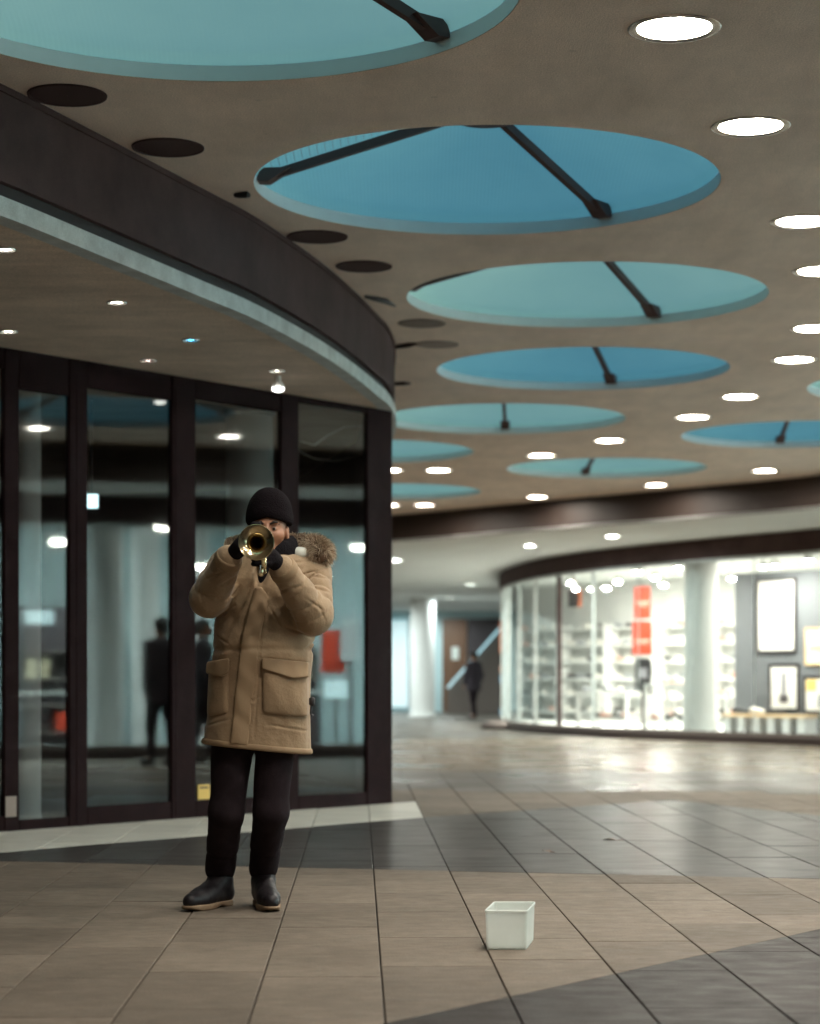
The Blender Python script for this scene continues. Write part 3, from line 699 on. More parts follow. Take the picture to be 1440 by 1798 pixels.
SCV = smooth_curve([(2.75, 56), (2.25, 50.5), (2.0, 46.8), (2.1, 44), (2.52, 41), (3.2, 38.7), (3.95, 37), (5.1, 34.85), (6.35, 32.8), (8.5, 28.5), (9.8, 23), (10.3, 17), (10.0, 11), (9, 5), (7.6, -3)], .12)
cum = [0]
for a, b in zip(SCV, SCV[1:]): cum.append(cum[-1] + math.dist(a, b))
def sc_at(s, off=0.):
    i = max(0, min(len(cum) - 2, int(np.searchsorted(cum, s)) - 1)); t = (s - cum[i]) / (cum[i + 1] - cum[i]); a, b = SCV[i], SCV[i + 1]
    dx, dy = b[0] - a[0], b[1] - a[1]; L = math.hypot(dx, dy); return Vector((a[0] + dx * t + dy / L * off, a[1] + dy * t - dx / L * off, 0)), math.atan2(dy, dx)
s_split = min(range(len(SCV)), key=lambda i: math.dist(SCV[i], (8.5, 28.5)))
ZG = HC + 2.05
def shopfront(i0, i1, label, step, gm):
    cv = SCV[i0:i1 + 1]; t = empty('shopfront', (*cv[len(cv) // 2], 0), 0, label, 'shopfront')
    MB().ribbon(cv, ZG, ZW - .005, .03, -.12).build('fascia_panel', 'fascia', t, smooth=30)
    MB().ribbon(cv, ZG - .05, ZG, .0, -.09).build('head_rail', 'trim', t, smooth=30)
    MB().ribbon(cv, -.01, .10, .06, -.10).build('plinth', 'plinth', t, smooth=30)
    MB().ribbon(cv, .10, .17, .0, -.09).build('sill_rail', 'hatch', t, smooth=30)
    n = max(2, int((cum[i1] - cum[i0]) / step)); ss = [cum[i0] + (cum[i1] - cum[i0]) * k / n for k in range(n + 1)]
    for k, s in enumerate(ss):
        p, a = sc_at(min(max(s, .01), cum[-1] - .01), -.045)
        big = abs(p.x - 2.75) < .45 and 38 < p.y < 41
        MB().box((p.x, p.y, (ZG - .05 + .17) / 2), (.09 if big else .03 if p.y > 40 or p.x > 8.5 else .012, .07 if p.y > 38 else .02, ZG - .22), a).build('mullion', 'fascia' if big else 'trim', t)
        if k < n:
            pts = [tuple(sc_at(min(max(s + (ss[k + 1] - s) * j / 6, .01), cum[-1] - .01))[0][:2]) for j in range(7)]
            MB().ribbon(pts, .17, ZG - .05, -.04, -.052).build('pane', gm, t, smooth=30)
    return t
shopfront(0, s_split, 'brightly lit curved glass shoe shop front with a dark fascia at the far right', 1.55, 'glass_clear')
shopfront(s_split, len(SCV) - 1, 'cool lit shopfront out of frame, reflected in the glass entrance', 1.7, 'glass_clear')
# shoe shop interior
def wall(name, a, b, z0, z1, mm, th=.1, label=None, cat='wall'):
    a, b = Vector((*a, 0)), Vector((*b, 0)); m_ = (a + b) / 2; d = b - a
    o = MB().box((m_.x, m_.y, (z0 + z1) / 2), (d.length, th, z1 - z0), math.atan2(d.y, d.x)).build(name, mm); return tag(o, label, cat) if label else o
wall('shop_wall', (2.9, 53.5), (9.4, 44.5), 0, ZW - .01, 'white_paint', .1, 'white back wall of the bright shoe shop')
wall('shop_wall', (9.4, 44.5), (13.4, 36.0), 0, ZW - .01, 'white_paint', .1, 'white side wall at the right rear of the shoe shop')
wall('shop_wall', (8.75, 28.75), (13.4, 36.0), 0, ZW - .01, 'white_paint', .1, 'partition wall between the shoe shop and its neighbour')
sf = MB().prism([tuple(sc_at(s, -.14)[0][:2]) for s in np.linspace(.1, cum[s_split] - .05, 40)] + [(13.3, 36), (9.4, 44.4), (2.95, 53.4)], -.004, .06).build('shop_floor', 'white_paint'); tag(sf, kind='structure')
bw0, bw1 = Vector((2.9, 53.5, 0)), Vector((9.4, 44.5, 0)); bd = (bw1 - bw0).normalized(); bn = Vector((bd.y, -bd.x, 0))
if bn.y > 0: bn = -bn
ba = math.atan2(bd.y, bd.x)
# shoe mesh
def shoe_mesh(nm, mm, sm):
    sec = [(-.13, .025, .02, .075), (-.115, .034, .0, .1), (-.06, .036, .0, .1), (-.01, .038, .0, .08), (.05, .046, .0, .06), (.1, .044, .0, .05), (.135, .02, .008, .03)]
    vs = []; fs = []
    for x, wd, z0, z1 in sec: vs += [(x, wd * math.cos(a) * (1 if a < math.pi else .95), z0 + (z1 - z0) * (.5 + .5 * math.sin(a))) for a in [2 * math.pi * k / 8 + .4 for k in range(8)]]
    for i in range(len(sec) - 1): fs += [(i * 8 + k, i * 8 + (k + 1) % 8, (i + 1) * 8 + (k + 1) % 8, (i + 1) * 8 + k) for k in range(8)]
    fs += [tuple(range(8))[::-1], tuple(range(48, 56))]
    return setm(MB().add(vs, fs).mesh(nm, 60), mm)
mat('shoe_pale', (.7, .68, .62), .5); mat('shoe_grey', (.22, .24, .26), .5); mat('shoe_rose', (.6, .3, .22), .5)
SHOE = [shoe_mesh('shoe', m_, 'sole') for m_ in ('shoe_pale', 'shoe_grey', 'shoe_rose', 'shoe_pale', 'shoe_pale', 'black')]
labs = ['white shoe shelf at the left end of the shop back wall', 'white shoe shelf second from the left at the back wall', 'white shoe shelf behind the red banner', 'white shoe shelf left of the round shop column, at the back', 'white shoe shelf right of the round shop column, at the back']
for k in range(5):
    c = bw0 + bd * (1.0 + k * 1.75) + bn * .3
    t = empty('shoe_shelf', (c.x, c.y, .06), ba, labs[k], 'shelf', 'shoe shelves along the shop back wall')
    for s in (-1, 1): lpart('side_panel', setm(MB().box((s * .8, 0, 1.15), (.04, .36, 2.3)).mesh('side_panel'), 'white_paint'), t)
    for j in range(6):
        lpart('board', setm(MB().box((0, 0, .2 + j * .4), (1.55, .35, .035)).mesh('board'), 'white_paint'), t)
        for q in range(4):
            if random.random() < .15: continue
            pp = c + bd * (-.57 + q * .37 + random.uniform(-.04, .04)) + bn * random.uniform(-.04, .04)
            o = link('shoe', random.choice(SHOE)); o.location = (pp.x, pp.y, .06 + .218 + j * .4 + .0); o.rotation_euler = (0, 0, ba + R(random.choice((75, 90, 105, 0)))); o.scale = (1.15, 1.15, 1.15)
            tag(o, 'small blurred shoe on the white shelves along the shop back wall', 'shoe', 'shoes on the wall shelves')
def table(x, y, rz, wd, dp, h, label, items):
    t = empty('display_table', (x, y, .06), rz, label, 'table', 'white display tables in the shoe shop')
    lpart('top', setm(MB().box((0, 0, h), (wd, dp, .06), 0, .01).mesh('top'), 'white_paint'), t)
    lpart('lower_shelf', setm(MB().box((0, 0, .22), (wd - .13, dp - .13, .04)).mesh('lower_shelf'), 'white_paint'), t)
    for i in (-1, 1):
        for j in (-1, 1): lpart('leg', setm(MB().box((i * (wd / 2 - .035), j * (dp / 2 - .035), h / 2 - .015), (.06, .06, h - .03)).mesh('leg'), 'white_paint'), t)
    for k in range(items):
        for zz in (h + .03, .24):
            u, v = -wd / 2 + .16 + (wd - .32) * k / max(1, items - 1), random.uniform(-.15, .15)
            o = link('shoe', SHOE[(k * 3 + int(zz * 10)) % 6]); o.location = (x + u * math.cos(rz) - v * math.sin(rz), y + u * math.sin(rz) + v * math.cos(rz), .06 + zz); o.rotation_euler = (0, 0, rz + R(random.uniform(40, 130)))
            tag(o, 'small blurred shoe displayed on the white tables in the shoe shop', 'shoe', 'shoes on the display tables')
table(3.95, 41.4, ba, 1.5, .6, .72, 'white display table nearest the left end of the shop window', 5)
table(4.85, 38.7, ba, 1.1, .6, .86, 'white display table below the red banner', 4)
table(5.4, 41.6, ba, 1.3, .6, .6, 'low white display table left of the round shop column', 4)
table(6.35, 39.2, ba, .9, .6, .8, 'narrow white display table right of the round shop column', 3)
p = atd(1231, 1200, 36.3)
tag(MB().lathe([(.30, .06), (.30, .12), (.283, .13), (.283, ZW - .08), (.3, ZW - .06), (.3, ZW - .003)], (p.x, p.y, 0), n=32).build('column', 'white_paint', smooth=30), 'round white column standing in the shoe shop window', 'column')
# red banner and black poster
def hang(name, px0, px1, py0, py1, d, mm, label, cat, strips=(), sm='paper'):
    a, b = atd(px0, py1, d), atd(px1, py0, d); t = empty(name, ((a.x + b.x) / 2, d, a.z), 0, label, cat); wd, h = b.x - a.x, b.z - a.z
    lpart('sheet', setm(MB().box((0, 0, h / 2), (wd, .02, h)).mesh('sheet'), mm), t)
    for f0, f1, i0, i1 in strips: lpart('print', setm(MB().box((wd * ((i0 + i1) / 2 - .5), -.012, h * (f0 + f1) / 2), (wd * (i1 - i0), .006, h * (f1 - f0))).mesh('print'), sm), t)
    return t, wd, h
mat('print_pink', (.75, .38, .30), .6); mat('print_grey', (.25, .25, .27), .6)
t1, wd, h = hang('banner', 1114, 1142, 1030, 1086, 39, 'red', 'upper red hanging banner with a pale line of print in the shoe shop', 'banner', ((.46, .54, .1, .9), (.38, .42, .2, .8)), 'print_pink')
lpart('wire', setm(MB().box((0, 0, (h + ZW - t1.location.z) / 2), (.01, .01, ZW - t1.location.z - h)).mesh('wire'), 'steel_dark'), t1)
t2, wd, h = hang('banner', 1111, 1144, 1091, 1149, 39, 'red', 'lower red hanging banner with a pale line of print in the shoe shop', 'banner', ((.38, .46, .1, .9), (.30, .34, .2, .75)), 'print_pink')
lpart('wire', setm(MB().box((0, 0, h + .027), (.01, .01, .054)).mesh('wire'), 'steel_dark'), t2)
t3, wd, h = hang('poster_board', 1115, 1143, 1156, 1214, 39, 'black', 'black poster board below the red banners', 'poster', ((.4, .7, .25, .75),), 'print_grey')
lpart('stand', setm(MB().box((0, .02, -(t3.location.z - .06) / 2), (.05, .03, t3.location.z - .06)).mesh('stand'), 'steel_dark'), t3)
t4, wd, h = hang('wall_screen', 998, 1016, 1036, 1066, 42, 'black', 'small dark screen with an orange edge high in the shop window', 'screen')
lpart('edge', setm(MB().box((wd / 2 + .03, 0, h / 2), (.05, .03, h)).mesh('edge'), 'orange'), t4)
lpart('arm', setm(MB().box((0, .02, h + (ZW - t4.location.z - h) / 2), (.03, .03, ZW - t4.location.z - h)).mesh('arm'), 'steel_dark'), t4)
# grey display wall with framed pictures and a bench
ga, gb = Vector((5.95, 38.6, 0)), Vector((9.3, 34.6, 0)); gd = (gb - ga).normalized(); gn = Vector((gd.y, -gd.x, 0)); gn = -gn if gn.y > 0 else gn; gang = math.atan2(gd.y, gd.x)
wall('display_wall', ga[:2], gb[:2], .06, 2.95, 'grey_wall', .12, 'dark grey display wall with framed pictures at the right of the shoe shop')
def on_gw(px):
    k = (px - CX) / F; P = ga + gn * .08; s = (k * P.y - P.x) / (gd.x - k * gd.y); q = P + gd * s; return q
def framed(px0, px1, py0, py1, mm, label, frame='frame', shapes=()):
    a, b = on_gw(px0), on_gw(px1); c = (a + b) / 2; wd = (b - a).length; z0, z1 = HC + (HZ - py1) / F * c.y, HC + (HZ - py0) / F * c.y; h = z1 - z0
    t = empty('framed_picture', (c.x, c.y, z0), gang, label, 'picture', 'framed pictures on the grey display wall')
    s_ = -1 if gn.dot(Vector((-gd.y, gd.x, 0))) < 0 else 1
    lpart('picture_frame', setm(MB().box((0, 0, .02), (wd, .04, .04)).box((0, 0, h - .02), (wd, .04, .04)).box((-wd / 2 + .02, 0, h / 2), (.04, .04, h - .081)).box((wd / 2 - .02, 0, h / 2), (.04, .04, h - .081)).mesh('picture_frame'), frame), t)
    sh = lpart('print_sheet', setm(MB().box((0, 0, h / 2), (wd - .08, .015, h - .08)).mesh('print_sheet'), mm), t)
    for x0, x1, y0, y1, m_ in shapes: lpart('print_shape', setm(MB().box(((x0 + x1) / 2 * wd - wd / 2, s_ * .012, (y0 + y1) / 2 * h), ((x1 - x0) * wd, .004, (y1 - y0) * h)).mesh('print_shape'), m_), sh)
framed(1329, 1398, 1016, 1146, 'paper', 'large framed picture on the grey wall, black frame and pale print', 'frame', ((.1, .3, .8, .93, 'cream_paper'), (.3, .7, .38, .44, 'shoe_grey'), (.35, .6, .5, .85, 'tub'), (.2, .8, .12, .3, 'plaster_dim')))
framed(1351, 1403, 1166, 1248, 'paper', 'small framed picture of a dark upright shape above the bench', 'frame', ((.42, .58, .3, .82, 'print_grey'), (.36, .64, .18, .34, 'dark_panel')))
framed(1414, 1460, 1102, 1168, 'cream_paper', 'framed cream print at the right edge of the picture, upper one', 'wood_pale', ((.2, .8, .4, .5, 'wood_pale'),))
framed(1412, 1462, 1187, 1252, 'paper', 'framed pale print with an ochre corner at the right edge, lower one', 'frame', ((.1, .45, .6, .9, 'yellow_paper'), (.5, .8, .15, .5, 'shoe_grey')))
c = on_gw(1380) + gn * .45
bt = empty('bench', (c.x, c.y, .06), gang, 'pale slatted bench under the framed pictures in the shop window', 'bench')
lpart('seat', setm(MB().box((0, 0, .33), (1.9, .4, .05), 0, .01).mesh('seat'), 'wood_pale'), bt)
for k in range(6): lpart('slat', setm(MB().box((-.85 + k * .34, 0, .15), (.16, .34, .305)).mesh('slat'), 'plaster_dim'), bt)
for k, (u, m_, lab) in enumerate(((-.65, 5, 'dark shoe lying at the left on the shop bench'), (-.2, 3, 'pale shoe lying in the middle of the shop bench'), (.15, 5, 'dark shoe lying right of the middle on the shop bench'))):
    o = link('shoe', SHOE[m_]); q = c + gd * u; o.location = (q.x, q.y, .06 + .356); o.rotation_euler = (0, 0, gang + R(20 * k)); o.scale = (1.5, 1.5, 1.3); tag(o, lab, 'shoe')
# shop lamps
lampspots = [atd(px, 1000, d) for px, d in ((1003, 44), (1040, 47), (1085, 44), (1150, 42), (1190, 38), (1285, 41), (1120, 40), (1360, 36.9), (1420, 35.6), (1340, 39.5), (1010, 48.2), (1065, 47.6), (1165, 45.8), (1215, 45))]  # last few, at the rear, are added to whiten the back wall
for k, p in enumerate(lampspots):
    x, y = p.x, p.y
    t = empty('track_spot', (x, y, ZW), 0, 'bright track spotlight under the ceiling of the shoe shop, some at the rear added to whiten its back wall', 'spotlight', 'track spotlights in the shoe shop')
    dz = random.uniform(.12, .3)
    lpart('stem', setm(MB().box((0, 0, -dz / 2), (.02, .02, dz)).mesh('stem'), 'white_paint'), t)
    lpart('head', setm(MB().lathe([(.03, -dz + .02), (.07, -dz - .01), (.085, -dz - .10)], (0, 0, 0), n=16, cap=(True, False)).mesh('head', 40), 'white_paint'), t)
    lpart('bulb', setm(MB().lathe([(.07, -dz - .092), (.045, -dz - .106), (.001, -dz - .11)], (0, 0, 0), n=16, cap=(False, False)).mesh('bulb', 40), 'lamp_shop'), t)
# posters and stone at the shop's left end
p, a = sc_at(cum[min(range(len(SCV)), key=lambda i: math.dist(SCV[i], (2.02, 45.8)))], .05)
for z0, z1, m_, lab in ((1.62, 2.3, 'orange', 'orange sticker on the left end of the shoe shop window'), (1.2, 1.35, 'shoe_rose', 'small rose sticker below the orange one on the shop window'), (.95, 1.12, 'blue', 'small blue sticker on the left end of the shop window'), (.25, .42, 'blue', 'lowest blue sticker on the left end of the shop window')):
    tag(MB().box((p.x, p.y, (z0 + z1) / 2), (.15, .012, z1 - z0), a).build('window_sticker', m_), lab, 'sticker')
st = ground(875, 1281); bm = MB()
st_o = MB().lathe([(.26, 0), (.31, .05), (.29, .12), (.18, .17), (.05, .18)], (st.x - .05, st.y + .35, 0), n=14).build('stone_block', 'stone', smooth=60); tag(st_o, 'low dark stone at the foot of the shop window corner', 'stone')

# shop on the right, out of frame: seen only as a reflection
wall('shop_wall', (16, 36), (16, -3), 0, ZW - .01, 'cool_wall', .1, 'cool pale back wall of the shop out of frame on the right')
sf = MB().prism([tuple(sc_at(s, -.14)[0][:2]) for s in np.linspace(cum[s_split] + .1, cum[-1] - .1, 40)] + [(15.9, -3), (15.9, 35.8), (13.5, 35.8)], -.004, .03).build('shop_floor', 'plaster_dim'); tag(sf, kind='structure')
for px, d, wd, lab in ((184, 29, .5, 'white column of the shop on the right, seen reflected left of the player'), (255, 31, .42, 'grey column of the shop on the right, reflected close to the player'), (345, 33, .4, 'white column of the shop on the right, reflected right behind the player')):
    q = mirror(((px - CX) / F * d, d))
    tag(MB().lathe([(wd / 2, .03), (wd / 2, ZW - .004)], q, n=20).build('column', 'white_paint', smooth=30), lab, 'column')
q = mirror(((585 - CX) / F * 31, 31)); z0, z1 = HC + (HZ - 1182) / F * 31, HC + (HZ - 1106) / F * 31
t = empty('banner', (q.x, q.y, z0), R(90), 'red banner in the shop on the right, seen reflected beside the parka', 'banner')
lpart('sheet', setm(MB().box((0, 0, (z1 - z0) / 2), (.36, .02, z1 - z0)).mesh('sheet'), 'red'), t); lpart('wire', setm(MB().box((0, 0, (z1 - z0) + (ZW - z1) / 2), (.01, .01, ZW - z1)).mesh('wire'), 'steel_dark'), t)
for px, d, z0, z1, wd, m_, lab in ((590, 30.5, .75, 1.0, .34, 'sign_lit', 'pale blue lit panel reflected below the red banner'), (68, 30, 1.8, 2.0, .4, 'sign_lit', 'lit cyan panel in the shop on the right, reflected in the leftmost pane'), (615, 31, 1.3, 1.9, .3, 'window_lit', 'pale lit panel reflected right of the red banner')):
    q = mirror(((px - CX) / F * d, d)); t = empty('light_panel', (q.x, q.y, 0), R(90), lab, 'light panel')
    lpart('face', setm(MB().box((0, 0, (z0 + z1) / 2), (wd, .03, z1 - z0), 0, .005).mesh('face'), m_), t); lpart('stand', setm(MB().box((0, 0, z0 / 2 + .015), (.05, .03, z0 - .03)).mesh('stand'), 'steel_dark'), t)
for k, (y, x) in enumerate(((12, 13.2), (15.5, 13.6), (19, 13.8), (23.5, 13.2))):
    t = empty('display_table', (x, y, .03), R(90), 'display table in the shop out of frame on the right', 'table', 'tables in the reflected shop')
    lpart('top', setm(MB().box((0, 0, .8), (1.4, .7, .06), 0, .01).mesh('top'), 'white_paint'), t)
    for i in (-1, 1): lpart('leg', setm(MB().box((i * .6, 0, .385), (.08, .6, .77)).mesh('leg'), 'dark_panel'), t)

for px, py, d in ((286, 923, 29), (102, 950, 31), (166, 980, 32), (355, 994, 31), (217, 1028, 34), (232, 1057, 35), (90, 1030, 34), (560, 1005, 31), (470, 960, 31), (630, 960, 32)):
    q = mirror(((px - CX) / F * d, d)); z = HC + (HZ - py) / F * d
    t = empty('pendant_lamp', (q.x, q.y, z), 0, 'pendant lamp of the shop on the right, a light spot in the glass', 'lamp', 'pendant lamps in the reflected shop')
    lpart('rod', setm(MB().box((0, 0, (ZW - z + .05) / 2), (.015, .015, ZW - z - .055)).mesh('rod'), 'steel_dark'), t); lpart('shade', setm(MB().lathe([(.03, .06), (.12, .02), (.125, 0)], (0, 0, 0), n=16, cap=(True, False)).mesh('shade', 40), 'white_paint'), t)
    lpart('bulb', setm(MB().lathe([(.12, .004), (.11, -.03), (.04, -.05)], (0, 0, 0), n=16).mesh('bulb', 40), 'lamp'), t)
for k, y in enumerate((10.5, 13.4, 16.2, 19.3, 22.0, 25.2)):
    t = empty('wall_shelf', (15.6, y, .03), R(90), 'dark shelf in the shop out of frame on the right', 'shelf', 'shelves in the reflected shop')
    hh = 1.5 + .3 * (k % 3)
    lpart('back_panel', setm(MB().box((0, 0, hh / 2), (1.5, .05, hh)).mesh('back_panel'), 'dark_panel'), t)
    for j in range(4): lpart('board', setm(MB().box((0, .17, .2 + j * .4), (1.5, .3, .03)).mesh('board'), 'hatch'), t)
    for j in range(3): lpart('goods_box', setm(MB().box((-.5 + j * .45, .18, .36 + .4 * ((j + k) % 3)), (.34, .22, .28)).mesh('goods_box'), random.choice(('paper', 'blue', 'red', 'grey_wall', 'cream_paper'))), t)
# corridor at the end
wall('end_wall', (-12.9, 71), (4, 71), 0, ZW - .01, 'cool_wall', .1, 'bluish end wall of the white corridor')
wall('corridor_wall', (4, 71), (2.95, 56.2), 0, ZW - .01, 'white_paint', .1, 'white side wall at the right of the corridor')
a, b = atd(640, 1255, 70.7), atd(718, 1082, 70.7)
t = empty('lit_window', ((a.x + b.x) / 2, 70.85, .1), 0, 'pale cyan lit window at the end of the corridor, left of the column', 'window')
lpart('pane', setm(MB().box((0, 0, 1.5), (b.x - a.x, .03, 2.9)).mesh('pane'), 'window_lit'), t)
for k in range(3): lpart('mullion', setm(MB().box(((b.x - a.x) * (k / 2 - .5), -.04, 1.5), (.06, .05, 2.9)).mesh('mullion'), 'plaster_dim'), t)
p = atd(742, 1200, 60)
tag(MB().lathe([(.40, 0), (.40, .07), (.345, .075), (.345, ZW - .002)], (p.x, p.y, 0), n=28).build('column', 'white_paint', smooth=30), 'round white column with a dark foot in the corridor', 'column')
a, b = atd(777, 1255, 70.7), atd(820, 1082, 70.7)
t = empty('wooden_door', ((a.x + b.x) / 2, 70.85, 0), 0, 'tall brown wooden door with a pale notice at the corridor end', 'door')
lpart('leaf', setm(MB().box((0, 0, 1.55), (b.x - a.x, .06, 3.1)).mesh('leaf'), 'door_wood'), t); lpart('notice', setm(MB().box((.02, -.035, 1.95), (.24, .008, .42)).mesh('notice'), 'tub'), t); lpart('handle', setm(MB().box((.33, -.06, 1.05), (.03, .05, .16)).mesh('handle'), 'chrome'), t)
a, b = atd(822, 1255, 70.7), atd(868, 1082, 70.7)
wall('wall_cladding', (a.x, 70.86), (b.x + .6, 70.86), 0, 3.1, 'dark_panel', .06, 'dark panel beside the wooden door at the corridor end', 'panel')
a, b = atd(786, 1208, 66), atd(878, 1103, 66)
t = empty('stair_balustrade', (a.x, 66, 0), 0, 'sloping stair balustrade with a pale blue lit handrail behind the walking person', 'balustrade')
MB().beam(a, b, .06, .07).build('lit_handrail', 'strip_lit', t)
MB().add([(a.x, 66.1, 0), (b.x, 66.1, 0), (b.x, 66.1, b.z - .1), (a.x, 66.1, a.z - .1), (a.x, 66.16, 0), (b.x, 66.16, 0), (b.x, 66.16, b.z - .1), (a.x, 66.16, a.z - .1)],
         [(0, 1, 2, 3), (7, 6, 5, 4), (0, 4, 5, 1), (1, 5, 6, 2), (2, 6, 7, 3), (3, 7, 4, 0)]).build('balustrade_panel', 'hatch', t)
# outer walls, added out of view to keep sky light from leaking in
for a, b, l in (((-13, -9), (-13, 78), 'plain unseen wall added far on the left to keep sky light out'), ((17, -9), (17, 78), 'plain unseen wall added far on the right to keep sky light out'), ((-13, -9), (17, -9), 'plain unseen wall added behind the viewer to keep sky light out'), ((-13, 78), (17, 78), 'plain unseen wall added behind the corridor end to keep sky light out')):
    wall('sky_block_wall', a, b, -.01, ZC - .003, 'plaster_dim', .2, l)

# ================================================================== the trumpet player
PX, PY = -.686, 9.12
def P(px, py, dy):            # photo pixel at a depth dy behind (+) or in front (-) of the body axis, in body coordinates
    q = atd(px, py, PY + dy); return np.array((q.x - PX, dy, q.z))
HX, HY, HZc = .078, -.015, 1.640              # head centre
SL, SR = np.array((-.105, .02, 1.465)), np.array((.265, .03, 1.445))
EL, ER = P(368, 1050, -.17), P(550, 1080, -.13)
WL, WR = P(402, 980, -.34), P(496, 998, -.33)
PALM_L, PALM_R = np.array((-.006, -.395, 1.540)), np.array((.114, -.395, 1.492))
HIP_L, HIP_R = np.array((-.065, .01, .86)), np.array((.10, .01, .86))
KN_L, KN_R = P(398, 1425, -.02), P(476, 1425, -.02)
HEEL_L, TOE_L = ground(398, 1589), ground(331, 1601)
HEEL_R, TOE_R = ground(460, 1588), ground(477, 1602)
HEEL_L, TOE_L, HEEL_R, TOE_R = [np.array((p.x - PX, p.y - PY, 0)) for p in (HEEL_L, TOE_L, HEEL_R, TOE_R)]
AN_L, AN_R = HEEL_L + (TOE_L - HEEL_L) * .18 + np.array((0, 0, .12)), HEEL_R + (TOE_R - HEEL_R) * .15 + np.array((0, 0, .12))
def head_sdf(X, Y, Z):
    x, y, z = X - HX, Y - HY, Z - HZc
    d = ell(x, y, z, (0, .01, .02), (.076, .096, .098))
    d = smin(d, ell(x, y, z, (0, -.028, -.05), (.060, .066, .078)), .04)            # face and jaw
    d = smin(d, ell(x, y, z, (0, -.075, -.108), (.026, .022, .02)), .03)            # chin
    for s in (-1, 1):
        d = smin(d, ell(x, y, z, (s * .042, -.062, -.035), (.024, .026, .022)), .025)   # cheek
        d = smax(d, -ell(x, y, z, (s * .032, -.104, -.006), (.019, .016, .012)), .014)  # eye socket
        d = smin(d, ell(x, y, z, (s * .030, -.082, -.008), (.013, .010, .0085)), .006)   # lids
        d = smin(d, ell(x, y, z, (s * .030, -.087, .016), (.022, .010, .007)), .012)    # brow ridge
        ear = ell(x, y, z, (s * .080, .006, -.022), (.012, .022, .032)); ear = smax(ear, -ell(x, y, z, (s * .091, .002, -.02), (.009, .013, .02)), .006)
        d = smin(d, ear, .008)
    d = smin(d, cap(x, y, z, (0, -.09, .004), (0, -.113, -.038), .009, .014), .014)     # nose
    for s in (-1, 1): d = smin(d, ell(x, y, z, (s * .012, -.1, -.043), (.009, .010, .008)), .007)
    d = smin(d, ell(x, y, z, (0, -.091, -.070), (.021, .009, .0065)), .006); d = smin(d, ell(x, y, z, (0, -.089, -.081), (.018, .009, .007)), .006)
    return d
def body_fn(X, Y, Z):
    d = head_sdf(X, Y, Z)
    d = smin(d, cap(X, Y, Z, (HX - .01, .03, 1.40), (HX, .015, 1.60), .062, .055), .03)
    t = ell(X, Y, Z, (.06, .02, 1.30), (.155, .10, .22)); t = smin(t, ell(X, Y, Z, (.03, .02, .98), (.155, .105, .20)), .1); d = smin(d, t, .05)
    for S, E, W, H in ((SL, EL, WL, PALM_L), (SR, ER, WR, PALM_R)):
        d = smin(d, cap(X, Y, Z, S, E, .05, .042), .03); d = smin(d, cap(X, Y, Z, E, W, .042, .028), .02); d = smin(d, cap(X, Y, Z, W, H, .026, .020), .02)
    for H, K, A, he, to in ((HIP_L, KN_L, AN_L, HEEL_L, TOE_L), (HIP_R, KN_R, AN_R, HEEL_R, TOE_R)):
        d = smin(d, cap(X, Y, Z, H, K, .08, .052), .05); d = smin(d, cap(X, Y, Z, K, A, .050, .030), .02)
        d = smin(d, cap(X, Y, Z, A - (0, 0, .06), he + (to - he) * .75 + np.array((0, 0, .05)), .03, .022), .02)
    return d
def person_obj(me): 
    o = bpy.data.objects.new('person', me); C.objects.link(o); o.location = (PX, PY, 0); return o
pl_me = sdf_mesh('person', body_fn, (-.36, -.46, .02), (.42, .28, 1.79), .0085, 'skin')
player = tag(person_obj(pl_me), 'person in a tan parka and black beanie playing a trumpet in front of the glass', 'person')
# finer head so the face reads: same surface, merged into the body mesh above the neck
hv, hf = nets(head_sdf, (HX - .11, -.16, 1.515), (HX + .11, .11, 1.80), .0038)
bm = bmesh.new(); bm.from_mesh(pl_me)
bmesh.ops.delete(bm, geom=[v for v in bm.verts if v.co.z > 1.56 and (Vector((v.co.x - HX, v.co.y, 0)).length < .2) and v.co.y > -.2], context='VERTS')
vv = [bm.verts.new(p) for p in hv.tolist()]
for f in hf.tolist():
    fc_ = bm.faces.new([vv[i] for i in f]); fc_.smooth = True
bm.to_mesh(pl_me); bm.free()
def cpart(name, fn, lo, hi, h, m, parent=player):
    return lpart(name, sdf_mesh(name, fn, lo, hi, h, m), parent)
for s in (-1, 1):
    e = lpart('eye', setm(MB().lathe([(.0005, -.0095), (.005, -.0082), (.0085, -.0045), (.0095, 0), (.006, .008)], (HX + s * .030, HY - .0845, HZc - .008), axis='y', n=20).mesh('eye', True), 'eye_white'), player)
    lpart('iris', setm(MB().lathe([(.0003, -.0102), (.0054, -.0092), (.0060, -.0074)], (HX + s * .030, HY - .0845, HZc - .008), axis='y', n=16).mesh('iris', True), 'iris'), e)
    lpart('eyebrow', setm(MB().tube([(HX + s * .014, HY - .097, HZc + .012), (HX + s * .028, HY - .0975, HZc + .020), (HX + s * .042, HY - .090, HZc + .019), (HX + s * .052, HY - .079, HZc + .012)], [.004, .0065, .0055, .002], 8).mesh('eyebrow', True), 'brow'), player)
# stubble shadow is hair: short beard hugging the jaw
# beanie
def beanie(X, Y, Z):
    x, y, z = X - HX, Y - HY, Z - HZc
    a = ell(x, y, z, (.004, .014, .058), (.100, .112, .120))
    edge = .036 + .20 * np.clip(y + .03, -.12, .3) * -.42 - .20 * np.abs(x) * .9 + .3 * 0       # lower at the back and sides
    cuff = np.exp(-((z - edge - .018) / .024) ** 2) * .004
    rib = .0009 * np.cos(np.arctan2(y, x) * 52) * np.clip((.15 - z) * 10, 0, 1)
    d = a - cuff - rib + .0016 * wob(x, y, z, 40, 3)
    return smax(d, edge - z, .005)
cpart('beanie', beanie, (HX - .13, -.16, 1.58), (HX + .13, .15, 1.84), .0042, 'wool_black')
